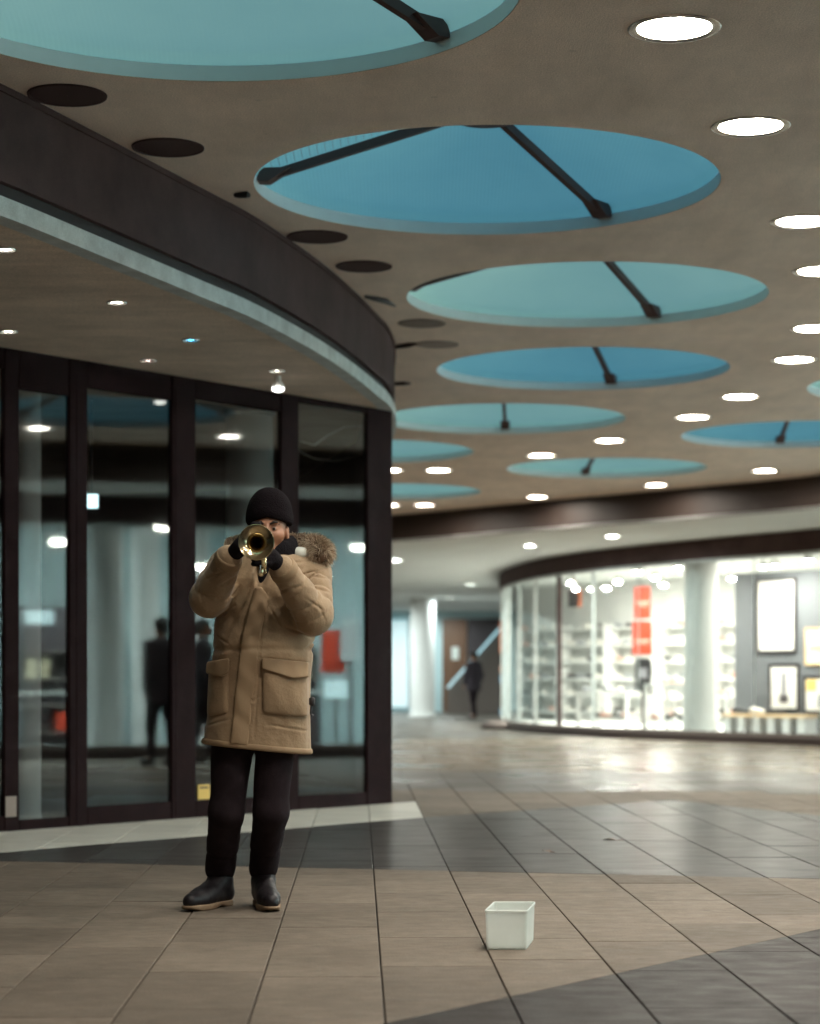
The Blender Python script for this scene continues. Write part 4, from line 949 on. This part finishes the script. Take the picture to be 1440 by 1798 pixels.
# scarf
def scarf(X, Y, Z):
    x, y = X - (HX + .006), Y - .01; zc = 1.545 + .30 * y + .16 * x
    r = np.sqrt((x / 1.06) ** 2 + y ** 2); d = np.sqrt((r - .080) ** 2 + ((Z - zc) * .60) ** 2) - .030
    d = smin(d, np.sqrt((r - .085) ** 2 + ((Z - zc + .05) * .8) ** 2) - .028, .02)
    d = smin(d, cap(X, Y, Z, (HX - .005, -.075, 1.47), (HX - .034, -.088, 1.35), .042, .036), .03)
    return d + .003 * wob(X, Y, Z, 60, 5)
cpart('scarf', scarf, (-.08, -.19, 1.25), (.24, .14, 1.61), .0055, 'scarf')

# ---- parka
ZT = np.array([.60, .69, .80, .95, 1.08, 1.20, 1.32, 1.42, 1.48, 1.53, 1.60])
CXT = np.array([.026, .027, .032, .040, .048, .056, .062, .068, .072, .076, .078])
AT = np.array([.232, .230, .226, .220, .216, .212, .205, .200, .175, .110, .09])
BT = np.array([.165, .165, .165, .168, .168, .165, .160, .150, .128, .105, .09])
def torso(X, Y, Z):
    cx = np.interp(Z, ZT, CXT); a = np.interp(Z, ZT, AT); b = np.interp(Z, ZT, BT); cy = .012
    x, y = (X - cx), (Y - cy); n = 2.35
    r = ((np.abs(x) / a) ** n + (np.abs(y) / b) ** n) ** (1 / n)
    return (r - 1) * np.minimum(a, b) * (.75 + .25 * np.clip(np.abs(y) / (np.abs(x) + np.abs(y) + 1e-6), 0, 1))
def hem(X): return .704 - .10 * (X - .03)
def folds(X, Y, Z):
    f = .005 * wob(X, Y * 1.2, Z * .7, 17, 11) + .0028 * wob(X, Y, Z, 42, 12)
    f = f + .004 * np.sin((Z * 1.0 + .35 * X) * 52 + 2 * wob(X, Y, Z, 12, 4)) * np.clip((Z - 1.12) * 4, 0, 1) * np.clip((1.5 - Z) * 6, 0, 1)    # creases under the arms
    ph = (X * .9 - Z * .55) * 34 + 2.6 * wob(X, Y, Z, 9, 17)
    f = f + .004 * (1 - np.abs(np.sin(ph))) ** 4 * np.clip((Z - 1.15) * 5, 0, 1) 
    return f
def torso_f(X, Y, Z):
    d = torso(X, Y, Z) + folds(X, Y, Z)
    waist = .005 * np.exp(-((Z - 1.12) / .012) ** 2)
    return d + waist
def sleeve(X, Y, Z, S, E, W, seed, r0=.088, r1=.083, r2=.056):
    u, t = cap(X, Y, Z, S, E, r0, r1, True); v, t2 = cap(X, Y, Z, E, W, r1, r2, True)
    cr = lambda ph, k: (1 - np.abs(np.sin(ph))) ** k            # narrow valleys between soft ridges
    u = u - .003 * wob(X, Y, Z, 22, seed) + (.007 + .006 * wob(X, Y, Z, 18, seed + 8)) * cr(t * 11 + 2.2 * wob(X, Y, Z, 13, seed + 1) + X * 12, 3) - .002 * wob(X, Y, Z, 55, seed + 5)
    v = v - .003 * wob(X, Y, Z, 24, seed + 2) + (.007 + .006 * wob(X, Y, Z, 18, seed + 9)) * cr(t2 * 14 + 2.4 * wob(X, Y, Z, 13, seed + 3) + Y * 14, 3) * (1 - .4 * t2) - .002 * wob(X, Y, Z, 60, seed + 6)
    return smin(u, v, .018)
CREASE = [((508, 992), (540, 985), -.05, 8), ((520, 1013), (556, 1002), -.06, 10), ((531, 1027), (572, 994), -.08, 11), ((488, 1040), (530, 1030), -.26, 9), ((512, 1050), (527, 1043), -.24, 7), ((541, 1030), (578, 1040), -.10, 8),
          ((548, 1012), (576, 1016), -.08, 6), ((538, 1052), (568, 1072), -.16, 9), ((560, 1062), (572, 1090), -.14, 7), ((508, 1066), (520, 1100), -.2, 8), ((363, 1018), (402, 1003), -.26, 9), ((385, 1032), (412, 1016), -.26, 8), ((352, 1022), (357, 1056), -.18, 8), ((372, 1046), (392, 1050), -.2, 7),
          ((398, 1055), (418, 1030), -.16, 10), ((380, 1085), (412, 1062), -.14, 8), ((466, 1035), (458, 1120), -.15, 8), ((458, 1120), (446, 1296), -.15, 5), ((430, 1154), (552, 1164), -.15, 6), ((420, 1222), (444, 1231), -.16, 9), ((444, 1231), (455, 1222), -.16, 6), ((500, 1100), (548, 1120), -.14, 8),
          ((372, 1110), (400, 1130), -.13, 7), ((535, 1140), (556, 1120), -.1, 8), ((470, 1060), (492, 1100), -.15, 7), ((360, 1275), (404, 1262), -.13, 6), ((470, 1272), (536, 1284), -.14, 6)]
def creases(X, Y, Z):
    f = 0
    for a, b, dy, k in CREASE:
        p, q = P(*a, dy), P(*b, dy); ex, ez = q[0] - p[0], q[2] - p[2]; t = np.clip(((X - p[0]) * ex + (Z - p[2]) * ez) / (ex * ex + ez * ez), 0, 1)
        d2 = (X - p[0] - t * ex) ** 2 + (Z - p[2] - t * ez) ** 2; e = np.exp(-d2 / .0048 ** 2) - .45 * np.exp(-d2 / .016 ** 2)
        f = f + k * .001 * e * (.35 + .65 * np.sin(math.pi * np.clip(t, .05, .95))) * np.exp(-((Y - dy) / .16) ** 2)
    return f
def parka_fn(X, Y, Z):
    d = torso_f(X, Y, Z)
    d = smin(d, cap(X, Y, Z, SL + (.05, 0, -.012), SR + (-.05, 0, -.012), .092, .092), .05)
    d = smax(d, hem(X) - Z, .012)
    d = smin(d, sleeve(X, Y, Z, SL, EL, WL, 21), .022)
    d = smin(d, sleeve(X, Y, Z, SR, ER, WR, 31), .022)
    # open collar: V notch at the front and a well for the neck
    d = d + creases(X, Y, Z)
    d = smax(d, -cap(X, Y, Z, (HX - .034, -.158, 1.345), (HX - .005, -.105, 1.60), .012, .062), .012)
    d = smax(d, -ell(X, Y, Z, (HX, -.02, 1.62), (.085, .09, .10)), .01)
    return d
pk = cpart('parka', parka_fn, (-.33, -.48, .66), (.44, .24, 1.62), .0052, 'parka')
def front(fn): return lambda X, Y, Z: fn(X, Y, Z)
def plx(Z): return np.interp(Z, [.66, .72, .975, 1.19, 1.385, 1.45], [-.082, -.075, -.048, -.022, .029, .05])       # crisp left edge of the overlap
def placket(X, Y, Z):
    u = (X - plx(Z)) / .078
    d = torso_f(X, Y, Z) - .011 * np.clip(1.15 - u, 0, 1) - .002 * np.sin(Z * 46 + 3 * X * 20) - .0015 * wob(X, Y, Z, 45, 61)
    d = smax(d, np.abs(X - plx(Z) - .039) - .039, .004); d = smax(d, Y + .02, .01); d = smax(d, hem(X) + .004 - Z, .008)
    return smax(d, Z - 1.385 + 1.1 * np.clip(X - .055, 0, .1), .012)
cpart('placket', placket, (-.12, -.24, .68), (.14, 0, 1.43), .0052, 'parka_trim', pk)
def rbox2(X, Z, cx, cz, hx, hz, r, sh=0.):
    x = np.abs(X - cx - sh * (Z - cz)) - hx + r; z = np.abs(Z - cz - .0) - hz + r
    return np.sqrt(np.maximum(x, 0) ** 2 + np.maximum(z, 0) ** 2) + np.minimum(np.maximum(x, z), 0) - r
def pocket(cx, cz, hx, hz, dep, tilt):
    def fn(X, Y, Z):
        zz = Z + tilt * (X - cx)
        q = rbox2(X, zz, cx, cz, hx, hz, .015); puff = np.clip(1 - (np.abs(X - cx) / hx) ** 4, 0, 1) * np.clip(1 - (np.abs(zz - cz) / hz) ** 4, 0, 1) * .010
        d = torso_f(X, Y, Z) - dep - puff - .003 * wob(X, Y, Z, 30, 8)
        return smax(smax(d, q, .008), Y + .03, .01)
    return fn
def flap(cx, cz, hx, hz, dep, tilt):
    def fn(X, Y, Z):
        zz = Z + tilt * (X - cx); low = cz - hz + .020 * (np.abs(X - cx - .35 * hx) / hx)        # pointed lower edge
        q = smax(np.abs(X - cx) - hx, smax(zz - cz - hz, low - zz, .004), .008)
        d = torso_f(X, Y, Z) - dep - .012 * np.clip((cz + hz - zz) / (2 * hz), 0, 1); return smax(smax(d, q, .006), Y + .03, .01)
    return fn
for cx, hx, tl, dp_ in ((.158, .094, .10, .012), (-.132, .050, -.14, .004)):
    pc = cpart('pocket', pocket(cx, .955, hx, .114, dp_, tl), (cx - .13, -.28, .80), (cx + .13, .0, 1.08), .0055, 'parka', pk)
    cpart('pocket_flap', flap(cx, 1.037, hx + .003, .038, dp_ + .011, tl), (cx - .13, -.28, .95), (cx + .13, .0, 1.10), .0045, 'parka_trim', pc)
def hemband(X, Y, Z):
    d = torso_f(X, Y, Z) - .004; return smax(smax(d, hem(X) - .012 - Z, .01), Z - hem(X) - .016, .01)
cpart('hem_band', hemband, (-.26, -.22, .64), (.32, .22, .77), .0055, 'parka_trim', pk)
for W, E, H, nm in ((WL, EL, PALM_L, 'cuff'), (WR, ER, PALM_R, 'cuff')):
    a = W + (E - W) * .10; b = W - (E - W) * .05
    lo = np.minimum(a, b) - .09; hi = np.maximum(a, b) + .09
    def cuff(X, Y, Z, a=a, b=b, E=E, W=W):
        q, t = cap(X, Y, Z, a, b, .062, .058, True); ax = (E - W) / np.linalg.norm(E - W); c = (a + b) / 2
        s = np.abs((X - c[0]) * ax[0] + (Y - c[1]) * ax[1] + (Z - c[2]) * ax[2]) - .024; return smax(q, s, .01)
    cpart(nm, cuff, lo, hi, .006, 'parka_trim', pk)
# shoulder yoke seam and collar flap
def collar(X, Y, Z):
    x, y = X - HX, Y - .015; r = np.sqrt((x / 1.12) ** 2 + y ** 2); zc = 1.474 + .16 * y
    d = np.sqrt(((r - .112) * .9) ** 2 + (np.maximum(np.abs(Z - zc) - .035, 0)) ** 2) - .017
    return smax(d, .075 - np.sqrt((X - HX + .012) ** 2 + (Y + .135) ** 2), .012) + .003 * wob(X, Y, Z, 40, 9)
cpart('collar', collar, (-.08, -.14, 1.41), (.24, .17, 1.59), .0055, 'parka', pk)
def hood(X, Y, Z):
    d = ell(X, Y, Z, (.10, .125, 1.485), (.17, .085, .095)); d = smin(d, ell(X, Y, Z, (.225, .05, 1.50), (.075, .06, .045)), .04)
    d = smax(d, -ell(X, Y, Z, (HX + .005, .03, 1.57), (.095, .085, .10)), .02); return d + .005 * wob(X, Y, Z, 30, 14)
hd = cpart('hood', hood, (-.12, -.04, 1.36), (.34, .25, 1.62), .0065, 'parka', pk)
cpart('hood_lining', lambda X, Y, Z: ell(X, Y, Z, P(527, 973, .005), (.044, .040, .032)) + .002 * wob(X, Y, Z, 60, 2), (.12, -.10, 1.46), (.31, .08, 1.62), .005, 'lining', hd)
# fur trim: a soft core and thousands of strands
fpath = [P(399, 962, -.02), P(402, 950, .04), P(425, 945, .13), P(470, 945, .19), P(525, 950, .15), P(550, 958, .07), P(562, 967, .01), P(564, 978, -.03)]
frad = [.014, .017, .022, .026, .036, .056, .060, .042]
def furcore(X, Y, Z):
    d = 1e3
    for a, b, r0, r1 in zip(fpath, fpath[1:], frad, frad[1:]): d = smin(d, cap(X, Y, Z, a, b, r0 * .62, r1 * .62), .01)
    return d
ft = cpart('fur_trim', furcore, (-.16, -.12, 1.44), (.44, .26, 1.68), .0075, 'fur', hd)
def color_attr(me, cols):
    ca = me.color_attributes.new('Col', 'FLOAT_COLOR', 'POINT'); ca.data.foreach_set('color', np.concatenate([cols, np.ones((len(cols), 1))], 1).astype(np.float32).ravel())
color_attr(ft.data, np.tile((.12, .07, .04), (len(ft.data.vertices), 1)))
vs = []; fs = []; cl = []
for i in range(9000):
    k = rng.choice(len(fpath) - 1, p=np.array([1, 1, 1, 1, 1.2, 2, 1.6]) / 8.8); t = rng.random(); c = fpath[k] * (1 - t) + fpath[k + 1] * t; r = frad[k] * (1 - t) + frad[k + 1] * t
    d = rng.normal(size=3); ax = fpath[k + 1] - fpath[k]; ax = ax / np.linalg.norm(ax); d -= ax * (d @ ax) * .7; d /= np.linalg.norm(d)
    p = c + d * r * .58; dr = d + rng.normal(size=3) * .35 + np.array((.25, -.1, -.3)) * .6 + ax * .3; dr /= np.linalg.norm(dr); L = r * rng.uniform(.5, .95)
    sd_ = np.cross(dr, rng.normal(size=3)); sd_ /= np.linalg.norm(sd_); wv_ = .0011; mid = p + dr * L * .55; tip = p + dr * L + np.array((0, 0, -.25 * L))
    o = len(vs); vs += [p - sd_ * wv_, p + sd_ * wv_, mid + sd_ * wv_ * .8, mid - sd_ * wv_ * .8, tip]; fs += [(o, o + 1, o + 2, o + 3), (o + 3, o + 2, o + 4)]
    g = rng.uniform(.7, 1.2); root = np.array((.10, .055, .03)) * g; tipc = (np.array((.80, .64, .46)) if rng.random() < .6 else np.array((.34, .21, .12))) * g
    cl += [root, root, tipc * .7, tipc * .7, tipc]
me = bpy.data.meshes.new('fur_strands'); me.from_pydata([tuple(v) for v in vs], [], fs); color_attr(me, np.array(cl)); me.materials.append(M['fur']); lpart('fur_strands', me, ft)
# toggle on the hip
tg = P(548, 1232, -.06)
lpart('toggle', setm(MB().lathe([(.006, .02), (.013, .014), (.013, -.012), (.006, -.02)], tg, n=12).tube([tg + (-.004, 0, -.02), tg + (-.006, 0, -.05), tg + (.002, 0, -.062)], [.004, .004, .009], 8).mesh('toggle', 50), 'black'), pk)

# ---- trousers
def trousers(X, Y, Z):
    d = ell(X, Y, Z, (.018, .015, .85), (.165, .12, .15))
    for H, K, A, sd in ((HIP_L, KN_L, AN_L, 41), (HIP_R, KN_R, AN_R, 51)):
        top = A + np.array((0, 0, .045))
        l, t = cap(X, Y, Z, K, top, .074, .066, True); u = cap(X, Y, Z, H, K, .100, .074)
        l = l - .004 * wob(X, Y, Z, 16, sd) + .012 * (1 - np.abs(np.sin(t * 9 + 1.6 * wob(X, Y, Z, 12, sd + 4)))) ** 4 * (.15 + .85 * t ** 2) - .002 * wob(X, Y, Z, 40, sd + 1)
        u = u - .004 * wob(X, Y, Z, 18, sd + 2)
        d = smin(d, smin(u, l, .03), .03 if True else 0)
    gap = np.abs(X - np.interp(Z, [.1, .45, .7], [(AN_L[0] + AN_R[0]) / 2, (KN_L[0] + KN_R[0]) / 2, .02])) - np.interp(Z, [.1, .45, .66, .74], [.012, .012, .008, -.02])
    d = smax(d, -gap, .008)
    for A in (AN_L, AN_R): pass
    return smax(d, .118 - Z + .02 * wob(X, Y, Z, 20, 6), .008)
cpart('trousers', trousers, (-.24, -.16, .10), (.27, .24, 1.0), .007, 'denim')
# ---- boots
for he, to, A in ((HEEL_L, TOE_L, AN_L), (HEEL_R, TOE_R, AN_R)):
    ax = (to - he) / np.linalg.norm(to - he); L = np.linalg.norm(to - he)
    h0 = he + ax * .03; ball = he + ax * (L * .70); tip = he + ax * (L - .015)
    def upper(X, Y, Z, h0=h0, ball=ball, tip=tip, A=A):
        d = cap(X, Y, Z, h0 + (0, 0, .055), ball + (0, 0, .047), .043, .046); d = smin(d, cap(X, Y, Z, ball + (0, 0, .047), tip + (0, 0, .043), .046, .034), .02)
        d = smin(d, cap(X, Y, Z, h0 + (0, 0, .07), A + np.array((0, 0, .06)), .045, .050), .03); d = smin(d, cap(X, Y, Z, A + np.array((0, 0, -.01)), ball + (0, 0, .052), .05, .03), .03)
        return smax(d - .002 * wob(X, Y, Z, 50, 7), .022 - Z, .004)
    def sole(X, Y, Z, h0=h0, ball=ball, tip=tip, ax=ax, he=he, L=L):
        d = smin(cap(X, Y, 0 * Z, h0, ball, .045, .050), cap(X, Y, 0 * Z, ball, tip, .050, .038), .015)
        s = (X - he[0]) * ax[0] + (Y - he[1]) * ax[1]
        arch = .011 * np.exp(-((s - L * .36) / .028) ** 2) + .010 * np.clip((s - L * .86) / (.14 * L), 0, 1.3)
        return smax(smax(d, Z - .027 - .5 * arch * 0, .003), arch + .0015 - Z, .003)
    lo = np.minimum(np.minimum(he, to), A) - .09; hi = np.maximum(np.maximum(he, to), A) + .09; lo[2] = -.02; hi[2] = .26
    b = cpart('boot', upper, lo, hi, .0055, 'leather'); hi2 = hi.copy(); hi2[2] = .06; lo2 = lo.copy(); lo2[2] = -.012; cpart('sole', sole, lo2, hi2, .005, 'sole', b)
# ---- gloved hands round the trumpet
TX, TZ0 = .074, 1.548
def fingers(palm, wrist, chains, thumb, name):
    pts = np.array([p for c in chains + [thumb] for p in c] + [palm, wrist]); lo, hi = pts.min(0) - .045, pts.max(0) + .045
    def fn(X, Y, Z):
        d = cap(X, Y, Z, wrist, palm, .032, .036)
        for c in chains: d = smin(d, cap(X, Y, Z, palm, c[0], .030, .013), .012)
        for c in chains + [thumb]:
            f = 1e3; r = .0118
            for a, b in zip(c, c[1:]): f = smin(f, cap(X, Y, Z, a, b, r, r * .92), .003); r *= .94
            d = smin(d, f, .006)
        return d + .0012 * wob(X, Y, Z, 70, 3)
    return cpart(name, fn, lo, hi, .0045, 'glove')
chL = [[(.022, y, z), (.045, y - .004, 1.628 - .003 * i), (.068, y - .006, 1.626 - .004 * i), (TX, y - .008, 1.611)] for i, (y, z) in enumerate(((-.425, 1.59), (-.400, 1.598), (-.375, 1.595), (-.352, 1.585)))]
fingers(PALM_L, WL, [[np.array(p) for p in c] for c in chL], [np.array(p) for p in ((.022, -.355, 1.53), (.045, -.362, 1.545), (.058, -.375, 1.558))], 'glove')
chR = [[(.106, -.425, z), (.085, -.450, z - .002), (.057, -.448, z - .004), (.043, -.430, z - .004)] for z in (1.535, 1.512, 1.489, 1.468)]
fingers(PALM_R, WR, [[np.array(p) for p in c] for c in chR], [np.array(p) for p in ((.100, -.352, 1.525), (.080, -.338, 1.540), (.058, -.335, 1.545))], 'glove')

# ================================================================== trumpet
MOUTH = np.array((HX, HY - .098, HZc - .075)); BELL = np.array((P(450, 952, -.61)[0], -.61, P(450, 952, -.61)[2]))
tr = empty('trumpet', (PX, PY, 0), 0, 'shiny brass trumpet held up to the face, bell towards the viewer', 'trumpet')
zb = BELL[2]; xb = BELL[0]
prof = [(.0060, .40), (.0066, .25), (.0078, .16), (.0125, .10), (.0185, .06), (.0255, .034), (.034, .017), (.043, .007), (.055, .002), (.0625, .0), (.0640, .001), (.0644, .0035), (.0630, .005), (.0560, .0045), (.0440, .0095), (.035, .0195), (.0265, .0365), (.0195, .062), (.0132, .102), (.0085, .16), (.0072, .25), (.0064, .40)]
prof = [(r * (1 + .13 * min(1, r / .06)), h) for r, h in prof]
lpart('bell', setm(MB().lathe(prof, BELL, axis='y', n=64, cap=(False, False)).mesh('bell', True), 'brass'), tr)
yv = -.395
lead = [MOUTH + (0, -.075, 0), (xb + .002, -.30, zb + .012), (xb, -.50, zb + .004 - .0)]
# bell tube bow (rear), lead pipe, tuning slide (front, below the bell)
def arc(c, r, a0, a1, n=10): return [np.array((c[0], c[1] + r * math.cos(R(a0 + (a1 - a0) * k / n)), c[2] + r * math.sin(R(a0 + (a1 - a0) * k / n)))) for k in range(n + 1)]
bow = [np.array((xb, -.215, zb))] + arc((xb, -.205, zb - .045), .045, 90, -90) + [np.array((xb, -.34, zb - .09))]
lpart('bell_bow', setm(MB().tube(bow, .0062, 12).mesh('bell_bow', True), 'brass'), tr)
lz = MOUTH[2] - .004
leadp = [MOUTH + (0, -.07, 0), np.array((xb + .004, -.33, zb + .018)), np.array((xb + .020, -.42, zb + .002)), np.array((xb + .022, -.50, zb - .004))]
slide = leadp[-1:] + arc((xb + .022, -.515, zb - .046), .042, 90, 270)[:] + [np.array((xb + .018, -.44, zb - .088))]
lpart('lead_pipe', setm(MB().tube(leadp, .0058, 12).mesh('lead_pipe', True), 'brass'), tr)
lpart('tuning_slide', setm(MB().tube(slide, .0062, 12).mesh('tuning_slide', True), 'brass'), tr)
lpart('mouthpiece', setm(MB().lathe([(.0045, -.075), (.0055, -.05), (.0075, -.03), (.0125, -.012), (.0135, -.003), (.0125, .0), (.008, .002)], MOUTH, axis='y', n=20).mesh('mouthpiece', 40), 'silver'), tr)
for k in range(3):
    y = yv + .026 * (k - 1)
    v = lpart('valve', setm(MB().lathe([(.006, -.125), (.012, -.118), (.0135, -.11), (.0125, -.10), (.0125, .03), (.0138, .033), (.0138, .043), (.010, .047)], (xb + .004, y, zb), n=20).mesh('valve', 40), 'brass'), tr)
    lpart('valve_cap', setm(MB().lathe([(.0028, .047), (.0028, .062), (.0085, .064), (.0085, .067)], (xb + .004, y, zb), n=16).mesh('valve_cap', 40), 'silver'), v)
sl3 = [np.array((xb + .016, yv - .025, zb - .055)), np.array((xb + .03, yv - .06, zb - .06)), np.array((xb + .03, yv - .11, zb - .06))] + arc((xb + .03, yv - .115, zb - .077), .017, 90, 270) + [np.array((xb + .016, yv - .03, zb - .094))]
lpart('valve_slide', setm(MB().tube(sl3, .0055, 10).mesh('valve_slide', True), 'brass'), tr)
lpart('finger_ring', setm(MB().tube([np.array((xb + .03, yv - .1 + .012 * math.cos(R(a)), zb - .108 + .012 * math.sin(R(a)))) for a in range(0, 361, 24)], .0022, 8).mesh('finger_ring', True), 'brass'), tr)
lpart('water_key', setm(MB().tube([np.array((xb + .012, -.545, zb - .088)), np.array((xb + .010, -.545, zb - .108)), np.array((xb + .008, -.535, zb - .118))], [.003, .004, .005], 8).mesh('water_key', True), 'silver'), tr)

# ================================================================== walking person at the back, bystanders out of frame
def walker(name, loc, rz, label, h=1.78):
    if 'w' not in WK:
        def bodyf(X, Y, Z):
            d = ell(X, Y, Z, (0, -.01, 1.64), (.078, .095, .12)); d = smin(d, cap(X, Y, Z, (0, 0, 1.42), (0, 0, 1.56), .06, .055), .03); d = smin(d, cap(X, Y, Z, (0, -.1, 1.65), (0, -.115, 1.615), .01, .014), .01)
            for s in (-1, 1): d = smin(d, ell(X, Y, Z, (s * .08, 0, 1.63), (.012, .02, .03)), .01)
            d = smin(d, ell(X, Y, Z, (0, 0, 1.2), (.16, .1, .28)), .06)
            for s, f in ((-1, 1), (1, -1)):
                hp, kn, an = (s * .09, 0, .9), (s * .085, -.07 * f - .03, .49), (s * .08, .12 * -f + .02, .10)
                d = smin(d, cap(X, Y, Z, hp, kn, .08, .055), .04); d = smin(d, cap(X, Y, Z, kn, an, .055, .04), .02); d = smin(d, cap(X, Y, Z, an, (an[0], an[1] - .15, .045), .045, .035), .02)
                sh, el, wr = (s * .19, 0, 1.42), (s * .24, .05 * f, 1.15), (s * .22, -.07 + .06 * f, .92)
                d = smin(d, cap(X, Y, Z, sh, el, .05, .042), .03); d = smin(d, cap(X, Y, Z, el, wr, .04, .03), .02); d = smin(d, cap(X, Y, Z, wr, (wr[0], wr[1] - .03, .80), .026, .014), .02)
            return smax(d, .003 - Z, .003)
        def coat(X, Y, Z):
            a = np.interp(Z, [.72, 1.0, 1.2, 1.42, 1.5, 1.54], [.235, .21, .205, .2, .12, .08]); b = a * .68
            d = (np.sqrt((X / a) ** 2 + (Y / b) ** 2) - 1) * b; d = smax(smax(d, .74 - Z, .02), Z - 1.53, .02)
            for s, f in ((-1, 1), (1, -1)):
                sh, el, wr = (s * .19, 0, 1.42), (s * .24, .05 * f, 1.15), (s * .22, -.07 + .06 * f, .92)
                d = smin(d, smin(cap(X, Y, Z, sh, el, .075, .065), cap(X, Y, Z, el, wr, .062, .05), .02), .03)
            return d - .006 * wob(X, Y, Z, 20, 2)
        def trs(X, Y, Z):
            d = 1e3
            for s, f in ((-1, 1), (1, -1)):
                hp, kn, an = (s * .09, 0, .9), (s * .085, -.07 * f - .03, .49), (s * .08, .12 * -f + .02, .12)
                d = smin(d, smin(cap(X, Y, Z, hp, kn, .1, .075), cap(X, Y, Z, kn, an, .073, .058), .02), .015)
            return smax(d, .10 - Z, .01) - .003 * wob(X, Y, Z, 24, 4)
        def shoes(X, Y, Z):
            d = 1e3
            for s, f in ((-1, 1), (1, -1)):
                an = (s * .08, .12 * -f + .02, .06); d = np.minimum(d, cap(X, Y, Z, an, (an[0], an[1] - .16, .045), .052, .045))
            return smax(d, .001 - Z, .004)
        hairf = lambda X, Y, Z: smax(ell(X, Y, Z, (0, .008, 1.665), (.09, .105, .115)), -smin(Z - 1.60 + .0 * Y, 1e3 + 0 * Z, .01) if False else smax(-(Z - 1.585), -(Y + .055 - .7 * np.clip(Z - 1.70, 0, 1) * -1 + .0), .01) if False else smax(1.585 - Z, -(Y + .06) - 1.2 * np.clip(Z - 1.69, 0, .1), .01), .01)
        WK['w'] = (sdf_mesh('person', bodyf, (-.33, -.32, -.02), (.33, .32, 1.82), .014, 'skin'), sdf_mesh('coat', coat, (-.36, -.25, .68), (.36, .25, 1.6), .014, 'coat_dark'), sdf_mesh('trousers', trs, (-.25, -.3, .05), (.25, .3, 1.03), .014, 'denim'),
                   sdf_mesh('shoe_pair', shoes, (-.2, -.32, -.03), (.2, .32, .16), .012, 'leather'), sdf_mesh('hair', hairf, (-.12, -.14, 1.55), (.12, .15, 1.81), .01, 'brow'))
    b, c, t, sh, hr = WK['w']; o = bpy.data.objects.new(name, b); C.objects.link(o); o.location = loc; o.rotation_euler = (0, 0, rz); o.scale = [h / 1.78] * 3; tag(o, label, 'person')
    for nm, me in (('coat', c), ('trousers', t), ('footwear', sh), ('hair', hr)): lpart(nm, me, o)
WK = {}
p = ground(832, 1262)
walker('person', (p.x, p.y, 0), R(222), 'person in a dark coat walking away down the corridor', 1.82)
for px, d, rz, lab in ((284, 25.0, 60, 'dark dressed passer-by out of frame, reflected in the glass left of the parka'), (356, 26.0, 200, 'second passer-by out of frame, reflected in the glass behind the sleeve')):
    q = mirror(((px - CX) / F * d, d)); walker('person', (q.x, q.y, 0), R(rz), lab, 1.76)

# ================================================================== white tub in front
fl, fr_ = ground(852, 1668), ground(926, 1668); dp = Vector((.045, .30, 0)); wv = fr_ - fl
tb = empty('plastic_tub', fl, 0, 'white open plastic tub standing on the beige paving', 'tub')
h = .146; th = .004; cor = [Vector((0, 0, 0)), wv, wv + dp, dp]; cen = (wv + dp) / 2
def ringp(k, z, r):
    out = []
    for i in range(4):
        c = cen + (cor[i] - cen) * k; a = (cor[i - 1] - cor[i]).normalized(); b = (cor[(i + 1) % 4] - cor[i]).normalized()
        for t in (0, .25, .5, .75, 1): q = c + a * r * (1 - t) ** 2 + b * r * t ** 2; out.append((q.x, q.y, z))
    return out
levels = [(.93, .0, .012), (.955, .004, .014), (.965, .02, .014), (1.0, h - .012, .014), (1.03, h - .010, .015), (1.035, h - .002, .015), (1.02, h, .015), (.985, h - .001, .013), (.98, h - .012, .012), (.945, .02, .012), (.90, .007, .012)]
vs = []; n = 20
for k, z, r in levels: vs += ringp(k, z, r)
fs = [(i * n + j, i * n + (j + 1) % n, (i + 1) * n + (j + 1) % n, (i + 1) * n + j) for i in range(len(levels) - 1) for j in range(n)] + [tuple(range(n))[::-1], tuple(range((len(levels) - 1) * n, len(levels) * n))]
lpart('body', setm(MB().add(vs[:], fs).mesh('body', 35), 'tub'), tb)

# two dead leaves on the wet dark paving
for px, py, rz, lab in ((960, 1496, 20, 'small dead brown leaf on the dark paving, left one'), (1072, 1476, 75, 'small dead brown leaf on the dark paving, right one')):
    g = ground(px, py); t = empty('dead_leaf', (g.x, g.y, .001), R(rz), lab, 'leaf')
    vs = [(0, -.05, .002), (.022, -.02, .008), (.026, .01, .012), (.012, .035, .006), (0, .05, .004), (-.014, .03, .009), (-.027, .008, .015), (-.02, -.022, .007), (0, 0, .003)]
    lpart('blade', setm(MB().add(vs, [(k, (k + 1) % 8, 8) for k in range(8)]).mesh('blade', True), 'door_wood'), t)
    lpart('stalk', setm(MB().tube([(0, -.05, .003), (.004, -.07, .005), (.012, -.085, .003)], .002, 6).mesh('stalk', True), 'door_wood'), t)
